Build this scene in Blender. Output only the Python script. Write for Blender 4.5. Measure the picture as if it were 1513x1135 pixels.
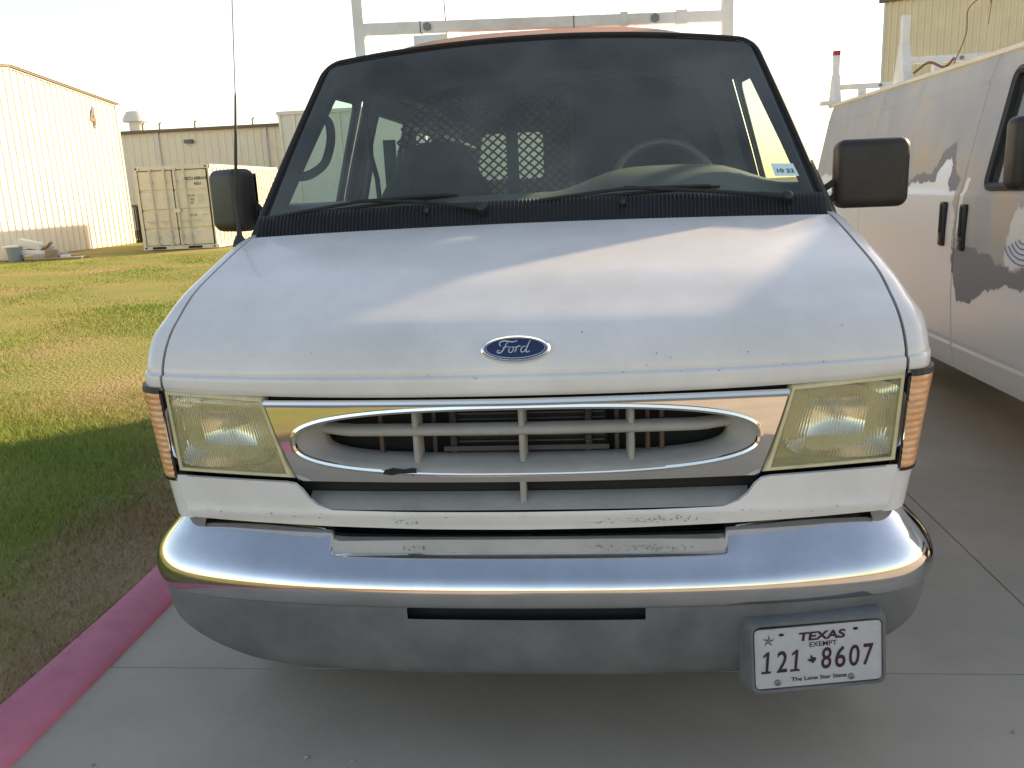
import bpy, bmesh, math, random
import numpy as np
from mathutils import Vector, Matrix
random.seed(7); rng = np.random.default_rng(7)
S = bpy.context.scene; COL = S.collection
for o in list(bpy.data.objects): bpy.data.objects.remove(o)

# ------------------------------------------------------------------ camera
cd = bpy.data.cameras.new('camera'); cam = bpy.data.objects.new('camera', cd); COL.objects.link(cam); S.camera = cam
cd.sensor_width = 36; cd.lens = 36 * 1243.4 / 1513; cd.clip_start = .05; cd.clip_end = 3000
yaw, pit, rol = [math.radians(a) for a in (-5.446, 13.092, -2.598)]
fw = Vector((math.sin(yaw) * math.cos(pit), math.cos(yaw) * math.cos(pit), -math.sin(pit)))
rt0 = Vector((math.cos(yaw), -math.sin(yaw), 0)); up0 = rt0.cross(fw)
rt = rt0 * math.cos(rol) + up0 * math.sin(rol); up = up0 * math.cos(rol) - rt0 * math.sin(rol)
M = Matrix((rt, up, -fw)).transposed().to_4x4(); M.translation = (.1716, -1.8386, 1.4816); cam.matrix_world = M

# ------------------------------------------------------------------ light
SUN_AZ, SUN_EL = math.radians(51), math.radians(20.5)      # azimuth from +Y towards +X
w = bpy.data.worlds.new('World'); S.world = w; w.use_nodes = True
nt = w.node_tree; sky = nt.nodes.new('ShaderNodeTexSky'); sky.sky_type = 'NISHITA'; sky.sun_disc = False
sky.sun_elevation = SUN_EL; sky.sun_rotation = SUN_AZ; sky.air_density = 1.0; sky.dust_density = 1.0; sky.ozone_density = 1.0
nt.links.new(sky.outputs[0], nt.nodes['Background'].inputs[0]); nt.nodes['Background'].inputs[1].default_value = .15
ld = bpy.data.lights.new('sun', 'SUN'); ld.energy = 4.2; ld.angle = math.radians(1.0); ld.color = (1, .84, .62)
sun = bpy.data.objects.new('sun', ld); COL.objects.link(sun)
sd = Vector((math.sin(SUN_AZ) * math.cos(SUN_EL), math.cos(SUN_AZ) * math.cos(SUN_EL), math.sin(SUN_EL)))
sun.rotation_euler = sd.to_track_quat('Z', 'Y').to_euler(); sun.location = sd * 60
S.view_settings.view_transform = 'Standard'; S.view_settings.look = 'None'; S.view_settings.gamma = 1
S.view_settings.exposure = 1.25
S.view_settings.use_white_balance = True; S.view_settings.white_balance_temperature = 8300; S.view_settings.white_balance_tint = 15
S.render.engine = 'CYCLES'; S.cycles.max_bounces = 10; S.cycles.transparent_max_bounces = 16
S.render.resolution_x = 1024; S.render.resolution_y = 768

# ------------------------------------------------------------------ materials
def mat(name, col, rough=.5, metal=0, var=0, vscale=8, var_col=None, bump=0, bscale=60, spec=.5, coat=0, trans=0, ior=1.45, stretch=None, detail=6, rvar=0):
    m = bpy.data.materials.new(name); m.use_nodes = True; n = m.node_tree; b = n.nodes['Principled BSDF']
    b.inputs['Base Color'].default_value = (*col, 1); b.inputs['Roughness'].default_value = rough; b.inputs['Metallic'].default_value = metal
    b.inputs['Specular IOR Level'].default_value = spec; b.inputs['Coat Weight'].default_value = coat; b.inputs['Coat Roughness'].default_value = .12
    b.inputs['Transmission Weight'].default_value = trans; b.inputs['IOR'].default_value = ior
    if var or bump or rvar:
        tc = n.nodes.new('ShaderNodeTexCoord'); mp = n.nodes.new('ShaderNodeMapping'); n.links.new(tc.outputs['Object'], mp.inputs[0])
        if stretch: mp.inputs['Scale'].default_value = stretch
    if var or rvar:
        t = n.nodes.new('ShaderNodeTexNoise'); t.inputs['Scale'].default_value = vscale; t.inputs['Detail'].default_value = detail; t.inputs['Roughness'].default_value = .65
        n.links.new(mp.outputs[0], t.inputs['Vector'])
        r = n.nodes.new('ShaderNodeValToRGB'); r.color_ramp.elements[0].position = .32; r.color_ramp.elements[1].position = .68
        vc = var_col or tuple(c * (1 - var) for c in col)
        r.color_ramp.elements[0].color = (*vc, 1); r.color_ramp.elements[1].color = (*col, 1)
        n.links.new(t.outputs['Fac'], r.inputs[0])
        if var: n.links.new(r.outputs[0], b.inputs['Base Color'])
        if rvar:
            mr = n.nodes.new('ShaderNodeMapRange'); mr.inputs[3].default_value = rough + rvar; mr.inputs[4].default_value = max(.02, rough - rvar)
            n.links.new(t.outputs['Fac'], mr.inputs[0]); n.links.new(mr.outputs[0], b.inputs['Roughness'])
    if bump:
        t2 = n.nodes.new('ShaderNodeTexNoise'); t2.inputs['Scale'].default_value = bscale; t2.inputs['Detail'].default_value = 5
        n.links.new(mp.outputs[0], t2.inputs['Vector'])
        bp = n.nodes.new('ShaderNodeBump'); bp.inputs['Strength'].default_value = bump; bp.inputs['Distance'].default_value = .02
        n.links.new(t2.outputs['Fac'], bp.inputs['Height']); n.links.new(bp.outputs[0], b.inputs['Normal'])
    return m
def glass_mat(name, tint, refl=1.0, dust_haze=.03, band=False, dust_haze_col=(.5, .5, .45)):
    m = bpy.data.materials.new(name); m.use_nodes = True; n = m.node_tree; n.nodes.clear()
    out = n.nodes.new('ShaderNodeOutputMaterial'); tr = n.nodes.new('ShaderNodeBsdfTransparent'); tr.inputs[0].default_value = (*tint, 1)
    gl = n.nodes.new('ShaderNodeBsdfGlossy'); gl.inputs['Roughness'].default_value = .015; fr = n.nodes.new('ShaderNodeFresnel'); fr.inputs[0].default_value = 1.45
    mx = n.nodes.new('ShaderNodeMixShader'); df = n.nodes.new('ShaderNodeBsdfDiffuse'); df.inputs[0].default_value = (*dust_haze_col, 1)
    mm = n.nodes.new('ShaderNodeMath'); mm.operation = 'MULTIPLY'; mm.inputs[1].default_value = refl
    n.links.new(fr.outputs[0], mm.inputs[0]); n.links.new(mm.outputs[0], mx.inputs[0]); n.links.new(tr.outputs[0], mx.inputs[1]); n.links.new(gl.outputs[0], mx.inputs[2])
    tc = n.nodes.new('ShaderNodeTexCoord')
    no = n.nodes.new('ShaderNodeTexNoise'); no.inputs['Scale'].default_value = 3; no.inputs['Detail'].default_value = 7
    n.links.new(tc.outputs['Object'], no.inputs['Vector'])
    mr = n.nodes.new('ShaderNodeMapRange'); mr.inputs[1].default_value = .3; mr.inputs[2].default_value = .75; mr.inputs[3].default_value = dust_haze * .5; mr.inputs[4].default_value = dust_haze * 1.6
    n.links.new(no.outputs['Fac'], mr.inputs[0])
    m2 = n.nodes.new('ShaderNodeMixShader'); n.links.new(mr.outputs[0], m2.inputs[0]); n.links.new(mx.outputs[0], m2.inputs[1]); n.links.new(df.outputs[0], m2.inputs[2])
    if band:                                                  # tinted sun-shade strip along the upper edge of the glass
        sx = n.nodes.new('ShaderNodeSeparateXYZ'); n.links.new(tc.outputs['Object'], sx.inputs[0])
        r = n.nodes.new('ShaderNodeMapRange'); r.inputs[1].default_value = 1.84; r.inputs[2].default_value = 1.93; r.inputs[3].default_value = 0; r.inputs[4].default_value = 1
        n.links.new(sx.outputs['Z'], r.inputs[0])
        mc = n.nodes.new('ShaderNodeMix'); mc.data_type = 'RGBA'; mc.inputs['A'].default_value = (*tint, 1); mc.inputs['B'].default_value = (.10, .13, .13, 1)
        n.links.new(r.outputs[0], mc.inputs['Factor']); n.links.new(mc.outputs['Result'], tr.inputs[0])
    n.links.new(m2.outputs[0], out.inputs[0]); return m
MT = dict(
    paint=mat('white_paint', (.68, .67, .66), .36, var=.10, vscale=3.0, var_col=(.56, .55, .535), coat=.35, rvar=.08, bump=.01, bscale=300),
    gap=mat('black_gap', (.012, .012, .012), .8),
    black=mat('black_trim', (.022, .023, .025), .5, var=.3, vscale=30, rvar=.1),
    rib=mat('cowl_rib_plastic', (.075, .075, .08), .4),
    rubber=mat('black_rubber', (.02, .02, .02), .75, var=.3, vscale=25),
    mirror_black=mat('mirror_black_plastic', (.03, .026, .022), .45, var=.35, vscale=18, bump=.15, bscale=350),
    chrome=mat('chrome', (.72, .73, .74), .08, 1, var=.25, vscale=7, var_col=(.62, .62, .61), rvar=.05),
    chrome2=mat('grille_chrome', (.82, .80, .76), .06, 1),
    grey=mat('grey_plastic', (.33, .32, .295), .6, var=.22, vscale=9, bump=.06, bscale=400),
    valance=mat('weathered_grey_plastic', (.155, .16, .168), .62, var=.35, vscale=5, var_col=(.095, .096, .10), bump=.06, bscale=300, detail=9),
    radiator=mat('radiator_metal', (.06, .058, .055), .5, .3),
    copper=mat('brown_pipe', (.10, .065, .045), .5, .4),
    amber=mat('amber_lens', (.74, .43, .24), .2, var=.35, vscale=16, var_col=(.58, .25, .10), coat=.5),
    silver=mat('reflector_silver', (.86, .87, .88), .16, 1),
    bulb=mat('bulb_glass', (.75, .75, .72), .1),
    lensrim=mat('yellowed_lens_edge', (.62, .57, .36), .35, var=.25, vscale=20, coat=.3),
    blue=mat('emblem_blue', (.010, .022, .075), .25, coat=.5),
    white=mat('plain_white', (.72, .72, .72), .5),
    silverw=mat('emblem_silver', (.75, .76, .78), .25, .7),
    plate=mat('plate_white', (.44, .44, .45), .45, var=.12, vscale=30),
    ink=mat('plate_ink', (.035, .012, .016), .5),
    bolt=mat('bolt_grey', (.22, .22, .21), .5, .6, var=.3, vscale=200),
    trim=mat('interior_trim', (.045, .048, .05), .8, var=.2, vscale=12),
    headliner=mat('headliner', (.20, .20, .195), .9), cargo=mat('cargo_wall_paint', (.42, .42, .41), .6),
    dash=mat('dashboard_vinyl', (.20, .21, .19), .6, var=.15, vscale=10, bump=.08, bscale=400),
    wheelgrey=mat('steering_wheel_grip', (.12, .12, .115), .35),
    seat=mat('seat_fabric', (.04, .042, .045), .9, var=.25, vscale=60, bump=.2, bscale=500),
    mesh=mat('partition_steel', (.035, .036, .036), .55, .3),
    rackw=mat('rack_white_paint', (.74, .73, .71), .45, var=.10, vscale=6, var_col=(.60, .55, .48), detail=9),
    tyre=mat('tyre', (.02, .02, .02), .85, bump=.3, bscale=80), rim=mat('steel_rim', (.4, .4, .4), .4, .6),
    under=mat('underbody', (.02, .02, .02), .9),
    sticker=mat('sticker_paper', (.55, .74, .76), .6), stickerw=mat('sticker_ink', (.03, .04, .05), .6),
    wire=mat('wire_steel', (.16, .15, .15), .4, .5),
    concrete=mat('concrete', (.46, .39, .315), .85, var=.25, vscale=1.1, var_col=(.355, .30, .24), bump=.12, bscale=140, detail=10),
    joint=mat('joint_filler', (.38, .32, .26), .95),
    curb=mat('faded_red_paint', (.62, .20, .27), .75, var=.3, vscale=5, var_col=(.50, .14, .20), bump=.15, bscale=60, detail=10),
    cream=mat('cream_steel', (.80, .75, .64), .5, var=.08, vscale=1.5),
    tan=mat('tan_steel', (.74, .66, .52), .55, var=.08, vscale=1),
    tanr=mat('ochre_steel', (.80, .67, .44), .55, var=.1, vscale=1),
    fascia=mat('brown_fascia', (.13, .095, .07), .5), door_red=mat('maroon_door', (.12, .03, .025), .6),
    cont=mat('container_cream', (.72, .65, .50), .55, var=.15, vscale=4, var_col=(.62, .55, .41), detail=9),
    contrub=mat('container_seal', (.03, .03, .03), .7), rod=mat('galvanised_rod', (.48, .46, .42), .45, .4),
    ac=mat('condenser_green', (.07, .07, .05), .6), acd=mat('condenser_dark', (.025, .028, .022), .7),
    block=mat('concrete_block', (.42, .40, .37), .9, var=.3, vscale=8, bump=.2, bscale=60), wood=mat('old_board', (.34, .25, .16), .8, var=.35, vscale=6, stretch=(1, 8, 8)),
    bucket=mat('blue_grey_bucket', (.22, .28, .34), .5), bag=mat('white_sack', (.66, .64, .60), .8, bump=.3, bscale=20),
    seal=mat('window_seal', (.03, .03, .032), .6), lamp=mat('lamp_housing', (.12, .12, .11), .5),
    pale=mat('pale_panel', (.62, .60, .55), .5, var=.06, vscale=2), red=mat('red_cap', (.35, .02, .04), .5),
    blueink=mat('decal_blue', (.05, .22, .42), .5), rust=mat('rusty_wire', (.20, .10, .055), .8),
)
MT['glass'] = glass_mat('windshield_glass', (.80, .90, .84), 1.0, .145, band=True, dust_haze_col=(.40, .43, .42))  # dust layer thickened to paint a grey veil of haze over the windshield
MT['sglass'] = glass_mat('side_glass', (.74, .90, .88), .30, .02)
MT['dglass'] = glass_mat('dark_glass', (.35, .40, .38), 1.6, .06)

def lens_material():
    m = mat('yellowed_headlight_lens', (.985, .975, .86), .03, trans=1, ior=1.22); n = m.node_tree; b = n.nodes['Principled BSDF']
    df = n.nodes.new('ShaderNodeBsdfPrincipled'); df.inputs['Base Color'].default_value = (.70, .65, .43, 1); df.inputs['Roughness'].default_value = .3
    tc = n.nodes.new('ShaderNodeTexCoord'); no = n.nodes.new('ShaderNodeTexNoise'); no.inputs['Scale'].default_value = 9; no.inputs['Detail'].default_value = 6
    n.links.new(tc.outputs['Object'], no.inputs['Vector'])
    mr = n.nodes.new('ShaderNodeMapRange'); mr.inputs[1].default_value = .3; mr.inputs[2].default_value = .7; mr.inputs[3].default_value = .06; mr.inputs[4].default_value = .18
    n.links.new(no.outputs['Fac'], mr.inputs[0])
    mx = n.nodes.new('ShaderNodeMixShader'); n.links.new(mr.outputs[0], mx.inputs[0]); n.links.new(b.outputs[0], mx.inputs[1]); n.links.new(df.outputs[0], mx.inputs[2])
    n.links.new(mx.outputs[0], n.nodes['Material Output'].inputs[0]); return m
MT['lens'] = lens_material()

def roof_material():
    m = mat('peeling_roof_paint', (.74, .73, .71), .4); n = m.node_tree; b = n.nodes['Principled BSDF']
    tc = n.nodes.new('ShaderNodeTexCoord'); sx = n.nodes.new('ShaderNodeSeparateXYZ'); n.links.new(tc.outputs['Object'], sx.inputs[0])
    no = n.nodes.new('ShaderNodeTexNoise'); no.inputs['Scale'].default_value = 3.5; no.inputs['Detail'].default_value = 9; n.links.new(tc.outputs['Object'], no.inputs['Vector'])
    a = n.nodes.new('ShaderNodeMath'); a.operation = 'MULTIPLY_ADD'; a.inputs[1].default_value = .62; a.inputs[2].default_value = .12; n.links.new(no.outputs['Fac'], a.inputs[0])
    y = n.nodes.new('ShaderNodeMapRange'); y.inputs[1].default_value = -.95; y.inputs[2].default_value = -.35; y.inputs[3].default_value = .28; y.inputs[4].default_value = -.25
    n.links.new(sx.outputs['Y'], y.inputs[0]); ad = n.nodes.new('ShaderNodeMath'); n.links.new(a.outputs[0], ad.inputs[0]); n.links.new(y.outputs[0], ad.inputs[1])
    ab = n.nodes.new('ShaderNodeMath'); ab.operation = 'ABSOLUTE'; n.links.new(sx.outputs['X'], ab.inputs[0])
    xe = n.nodes.new('ShaderNodeMapRange'); xe.inputs[1].default_value = .42; xe.inputs[2].default_value = .62; xe.inputs[3].default_value = 0; xe.inputs[4].default_value = -.3
    n.links.new(ab.outputs[0], xe.inputs[0]); ad2 = n.nodes.new('ShaderNodeMath'); n.links.new(ad.outputs[0], ad2.inputs[0]); n.links.new(xe.outputs[0], ad2.inputs[1])
    r = n.nodes.new('ShaderNodeValToRGB'); e = r.color_ramp.elements; e[0].position = .50; e[0].color = (.74, .73, .71, 1); e[1].position = .58; e[1].color = (.38, .16, .065, 1)
    k = e.new(.54); k.color = (.62, .47, .36, 1)
    n.links.new(ad2.outputs[0], r.inputs[0]); n.links.new(r.outputs[0], b.inputs['Base Color']); return m
MT['roofp'] = roof_material()

def primer_material():
    m = mat('worn_van_paint', (.6, .6, .6), .45); n = m.node_tree; b = n.nodes['Principled BSDF']
    at = n.nodes.new('ShaderNodeAttribute'); at.attribute_name = 'wear'; sp = n.nodes.new('ShaderNodeSeparateColor'); n.links.new(at.outputs['Color'], sp.inputs[0])
    tc = n.nodes.new('ShaderNodeTexCoord'); mp = n.nodes.new('ShaderNodeMapping'); mp.inputs['Scale'].default_value = (1, 1.3, .8); mp.inputs['Rotation'].default_value = (.7, 0, 0); n.links.new(tc.outputs['Object'], mp.inputs[0])
    no = n.nodes.new('ShaderNodeTexNoise'); no.inputs['Scale'].default_value = 2.2; no.inputs['Detail'].default_value = 8; n.links.new(mp.outputs[0], no.inputs['Vector'])
    r = n.nodes.new('ShaderNodeValToRGB'); e = r.color_ramp.elements; e[0].position = .38; e[0].color = (.36, .355, .35, 1); e[1].position = .68; e[1].color = (.50, .41, .30, 1)
    k = e.new(.54); k.color = (.42, .40, .37, 1); n.links.new(no.outputs['Fac'], r.inputs[0])
    def mix(fac, A, B):
        x = n.nodes.new('ShaderNodeMix'); x.data_type = 'RGBA'; n.links.new(fac, x.inputs['Factor'])
        for s, v in (('A', A), ('B', B)):
            if isinstance(v, tuple): x.inputs[s].default_value = (*v, 1)
            else: n.links.new(v, x.inputs[s])
        return x.outputs['Result']
    c1 = mix(sp.outputs[0], (.70, .69, .67), r.outputs[0]); c2 = mix(sp.outputs[1], c1, (.20, .20, .21)); n.links.new(c2, b.inputs['Base Color'])
    mr = n.nodes.new('ShaderNodeMapRange'); mr.inputs[3].default_value = .22; mr.inputs[4].default_value = .7; n.links.new(sp.outputs[0], mr.inputs[0]); n.links.new(mr.outputs[0], b.inputs['Roughness'])
    return m
MT['worn'] = primer_material()

def grass_material(name, blades):
    m = mat(name, (.1, .1, .04), .9, spec=.15); n = m.node_tree; b = n.nodes['Principled BSDF']
    g = n.nodes.new('ShaderNodeNewGeometry')
    def noise(sc, det=6):
        t = n.nodes.new('ShaderNodeTexNoise'); t.inputs['Scale'].default_value = sc; t.inputs['Detail'].default_value = det; n.links.new(g.outputs['Position'], t.inputs['Vector']); return t.outputs['Fac']
    def ramp(f, els):
        r = n.nodes.new('ShaderNodeValToRGB'); r.color_ramp.elements[0].position, r.color_ramp.elements[1].position = els[0][0], els[-1][0]
        r.color_ramp.elements[0].color = (*els[0][1], 1); r.color_ramp.elements[1].color = (*els[-1][1], 1)
        for p, c in els[1:-1]: k = r.color_ramp.elements.new(p); k.color = (*c, 1)
        n.links.new(f, r.inputs[0]); return r.outputs[0]
    big = ramp(noise(.33), [(.36, (.40, .30, .15)), (.46, (.27, .29, .075)), (.58, (.16, .25, .05)), (.70, (.30, .30, .09))])
    if blades:
        at = n.nodes.new('ShaderNodeAttribute'); at.attribute_name = 'tone'
        fine = ramp(at.outputs['Fac'], [(0, (.38, .29, .15)), (.35, (.27, .30, .075)), (1, (.14, .27, .045))])
    else: fine = ramp(noise(16, 8), [(.3, (.16, .115, .06)), (.5, (.30, .23, .10)), (.7, (.22, .23, .065))])
    x = n.nodes.new('ShaderNodeMix'); x.data_type = 'RGBA'; x.inputs['Factor'].default_value = .5; n.links.new(big, x.inputs['A']); n.links.new(fine, x.inputs['B'])
    sx_ = n.nodes.new('ShaderNodeSeparateXYZ'); n.links.new(g.outputs['Position'], sx_.inputs[0])      # bare trampled soil and straw along the curb
    e1 = n.nodes.new('ShaderNodeMapRange'); e1.inputs[1].default_value = -2.9; e1.inputs[2].default_value = -1.7; e1.inputs[3].default_value = -.28; e1.inputs[4].default_value = .36; n.links.new(sx_.outputs['X'], e1.inputs[0])
    e2 = n.nodes.new('ShaderNodeMath'); e2.use_clamp = True; n.links.new(e1.outputs[0], e2.inputs[0]); n.links.new(noise(2.2, 8), e2.inputs[1])
    e3 = n.nodes.new('ShaderNodeMapRange'); e3.inputs[1].default_value = .45; e3.inputs[2].default_value = .8; n.links.new(e2.outputs[0], e3.inputs[0])
    x2 = n.nodes.new('ShaderNodeMix'); x2.data_type = 'RGBA'; n.links.new(e3.outputs[0], x2.inputs['Factor']); n.links.new(x.outputs['Result'], x2.inputs['A']); x2.inputs['B'].default_value = (.33, .23, .13, 1)
    n.links.new(x2.outputs['Result'], b.inputs['Base Color'])
    if not blades:
        bp = n.nodes.new('ShaderNodeBump'); bp.inputs['Strength'].default_value = .8; bp.inputs['Distance'].default_value = .05; n.links.new(noise(35, 8), bp.inputs['Height']); n.links.new(bp.outputs[0], b.inputs['Normal'])
    return m
MT['turf'] = grass_material('lawn_turf', False); MT['blade'] = grass_material('grass_blades', True)

# ------------------------------------------------------------------ helpers
def root_loc(p):
    while p.parent: p = p.parent
    return p.location
def link(name, me, m, parent=None, smooth=False, angle=None):
    if m: me.materials.append(MT[m] if isinstance(m, str) else m)
    o = bpy.data.objects.new(name, me); COL.objects.link(o)
    if parent: o.parent = parent; me.transform(Matrix.Translation(-Vector(root_loc(parent))))
    if smooth:
        me.polygons.foreach_set('use_smooth', [True] * len(me.polygons))
        if angle: me.set_sharp_from_angle(angle=math.radians(angle))
    me.update(); return o
def tag(o, label=None, cat=None, group=None, kind=None):
    for k, v in (('label', label), ('category', cat), ('group', group), ('kind', kind)):
        if v: o[k] = v
    return o
def thing(name, loc, label, cat, group=None):
    o = bpy.data.objects.new(name, None); COL.objects.link(o); o.location = loc; o.empty_display_size = .2; return tag(o, label, cat, group)
class MB:
    def __init__(s): s.v = []; s.f = []
    def add(s, v, f): b = len(s.v); s.v += [tuple(p) for p in v]; s.f += [tuple(i + b for i in q) for q in f]; return s
    def grid(s, P, cu=False, cv=False, flip=False):
        n, m = len(P), len(P[0]); v = [p for r in P for p in r]; f = []
        for i in range(n if cu else n - 1):
            for j in range(m if cv else m - 1):
                q = (i * m + j, ((i + 1) % n) * m + j, ((i + 1) % n) * m + (j + 1) % m, i * m + (j + 1) % m); f.append(q[::-1] if flip else q)
        return s.add(v, f)
    def box(s, lo, hi, rot=None, c=None):
        v = [Vector((x, y, z)) for x in (lo[0], hi[0]) for y in (lo[1], hi[1]) for z in (lo[2], hi[2])]
        if rot is not None: v = [rot @ p + Vector(c) for p in v]
        return s.add(v, [(0, 1, 3, 2), (4, 6, 7, 5), (0, 4, 5, 1), (2, 3, 7, 6), (0, 2, 6, 4), (1, 5, 7, 3)])
    def tube(s, path, r, n=8, closed=False, caps=True):
        path = [Vector(p) for p in path]; N = len(path); rr = r if isinstance(r, (list, tuple)) else [r] * N; R = []; prev = None
        for i in range(N):
            t = (path[(i + 1) % N] - path[i - 1]) if closed else (path[min(i + 1, N - 1)] - path[max(i - 1, 0)])
            t.normalize(); a = Vector((0, 0, 1)) if prev is None else prev
            if prev is None and abs(t.z) > .9: a = Vector((1, 0, 0))
            a = (a - t * a.dot(t)).normalized(); prev = a; b = t.cross(a)
            R.append([path[i] + (a * math.cos(2 * math.pi * k / n) + b * math.sin(2 * math.pi * k / n)) * rr[i] for k in range(n)])
        s.grid(R, cu=closed, cv=True)
        if not closed and caps:
            b = len(s.v) - N * n; s.f.append(tuple(b + k for k in range(n))[::-1]); s.f.append(tuple(b + (N - 1) * n + k for k in range(n)))
        return s
    def build(s, name, m, parent=None, smooth=False, angle=40, normals=True):
        me = bpy.data.meshes.new(name); me.from_pydata(s.v, [], s.f)
        if normals:
            bm = bmesh.new(); bm.from_mesh(me); bmesh.ops.recalc_face_normals(bm, faces=bm.faces); bm.to_mesh(me); bm.free()
        return link(name, me, m, parent, smooth, angle)
def rbox(name, c, size, r, m, parent, rot=None, seg=3):
    bm = bmesh.new(); bmesh.ops.create_cube(bm, size=1); bmesh.ops.scale(bm, vec=size, verts=bm.verts)
    bmesh.ops.bevel(bm, geom=bm.edges[:], offset=r, segments=seg, affect='EDGES', profile=.5)
    if rot is not None: bmesh.ops.transform(bm, matrix=rot.to_4x4(), verts=bm.verts)
    bmesh.ops.translate(bm, vec=c, verts=bm.verts); me = bpy.data.meshes.new(name); bm.to_mesh(me); bm.free(); return link(name, me, m, parent, True, 50)
def spline(pts, n):
    pts = [np.array(p, float) for p in pts]; P = [2 * pts[0] - pts[1]] + pts + [2 * pts[-1] - pts[-2]]; out = []
    for i in range(1, len(P) - 2):
        for k in range(n):
            t = k / n; a, b, c, d = P[i - 1:i + 3]; out.append(.5 * (2 * b + (c - a) * t + (2 * a - 5 * b + 4 * c - d) * t * t + (3 * b - a - 3 * c + d) * t ** 3))
    return out + [pts[-1]]
def interp(x, xs, ys): return float(np.interp(x, xs, ys))
def sm(t): t = min(1, max(0, t)); return t * t * (3 - 2 * t)
def rpoly(pts, r, n=5):
    out = []; N = len(pts)
    for i in range(N):
        p = Vector(pts[i]); a = Vector(pts[i - 1]) - p; b = Vector(pts[(i + 1) % N]) - p; rr = min(r, a.length * .45, b.length * .45)
        A = p + a.normalized() * rr; B = p + b.normalized() * rr
        for k in range(n + 1): t = k / n; out.append(tuple(A * (1 - t) ** 2 + p * 2 * t * (1 - t) + B * t * t))
    return out
def panel(name, outer, holes, fn, m, parent, uc=(), vc=(), smooth=True, thick=0):
    bm = bmesh.new()
    for lp in [outer] + list(holes):
        vs = [bm.verts.new((p[0], p[1], 0)) for p in lp]
        for i in range(len(vs)): bm.edges.new((vs[i - 1], vs[i]))
    bmesh.ops.triangle_fill(bm, use_beauty=True, use_dissolve=False, edges=bm.edges[:], normal=(0, 0, 1))
    for ax, cuts in ((0, uc), (1, vc)):
        for c in cuts:
            co = [0, 0, 0]; no = [0, 0, 0]; co[ax] = c; no[ax] = 1
            bmesh.ops.bisect_plane(bm, geom=bm.verts[:] + bm.edges[:] + bm.faces[:], plane_co=co, plane_no=no, dist=1e-6)
    for v in bm.verts: v.co = fn(v.co.x, v.co.y)
    if thick:
        bmesh.ops.recalc_face_normals(bm, faces=bm.faces); bmesh.ops.solidify(bm, geom=bm.faces[:], thickness=thick)
    bmesh.ops.recalc_face_normals(bm, faces=bm.faces)
    me = bpy.data.meshes.new(name); bm.to_mesh(me); bm.free(); return link(name, me, m, parent, smooth, 45)
def text(name, s, w, h, fn, m, parent, bold=0, shear=0):
    cu = bpy.data.curves.new('t', 'FONT'); cu.body = s; cu.offset = bold; cu.shear = shear; cu.resolution_u = 4
    o = bpy.data.objects.new('t', cu); COL.objects.link(o); dg = bpy.context.evaluated_depsgraph_get(); me = bpy.data.meshes.new_from_object(o.evaluated_get(dg))
    bpy.data.objects.remove(o); me.materials.clear(); c = np.array([v.co[:2] for v in me.vertices]); lo, hi = c.min(0), c.max(0)
    for v in me.vertices:
        a = (v.co.x - (lo[0] + hi[0]) / 2) / (hi[0] - lo[0]) * w; b = (v.co.y - (lo[1] + hi[1]) / 2) / (hi[1] - lo[1]) * h; v.co = fn(a, b)
    return link(name, me, m, parent)
def fr(a, b, n): return [a + (b - a) * i / (n - 1) for i in range(n)]

# ================================================================== SETTING
tag(MB().grid([[(-900, -900, -.04), (-900, 900, -.04)], [(900, -900, -.04), (900, 900, -.04)]]).build('ground', 'turf'), kind='structure')
lawn = MB(); xs = [-400, -120, -60, -40, -30] + fr(-24, -1.62, 60); ys = [-300, -60, -25] + fr(-12, 30, 90) + [40, 60, 120, 400]
def lawn_z(x, y): return .035 + .02 * math.sin(x * 1.3 + y * .7) * math.sin(y * .9) * min(1, (-1.62 - x) * .5)
lawn.grid([[(x, y, lawn_z(x, y)) for y in ys] for x in xs]); tag(lawn.build('lawn', 'turf', smooth=True), kind='structure')
pav = MB(); pav.grid([[(-1.5, -10, -.016), (-1.5, 60, -.016)], [(40, -10, -.016), (40, 60, -.016)]]); pav = tag(pav.build('pavement', 'joint'), kind='structure')
jx = [-1.5, 1.645, 4.74, 7.83, 10.9, 14, 20, 26, 40]; jy = [-10, -6.7, -3.1, .53, 4.15, 7.8, 11.4, 15, 22, 30, 40, 60]
for i in range(len(jx) - 1):
    for j in range(len(jy) - 1):
        g = .0012; a, b, c, d = jx[i] + (g if i else 0), jx[i + 1] - g, jy[j] + g, jy[j + 1] - g; q = .0018
        m_ = MB(); m_.add([(a, c, -.012), (b, c, -.012), (b, d, -.012), (a, d, -.012), (a + q, c + q, 0), (b - q, c + q, 0), (b - q, d - q, 0), (a + q, d - q, 0)], [(4, 5, 6, 7), (0, 1, 5, 4), (1, 2, 6, 5), (2, 3, 7, 6), (3, 0, 4, 7)])
        m_.build('concrete_slab', 'concrete', pav)
cs = [(-1.43, -.01), (-1.434, .008), (-1.442, .018), (-1.456, .026), (-1.50, .038), (-1.55, .047), (-1.59, .050), (-1.606, .046), (-1.615, .03), (-1.62, -.02)]
cb = MB(); cb.grid([[(x + .004 * math.sin(y * 3), y, z + .002 * math.sin(y * 5)) for x, z in cs] for y in fr(-10, 60, 240)]); tag(cb.build('curb', 'curb', smooth=True), 'low curb of faded pinkish red paint between lawn and concrete', 'curb')

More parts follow.
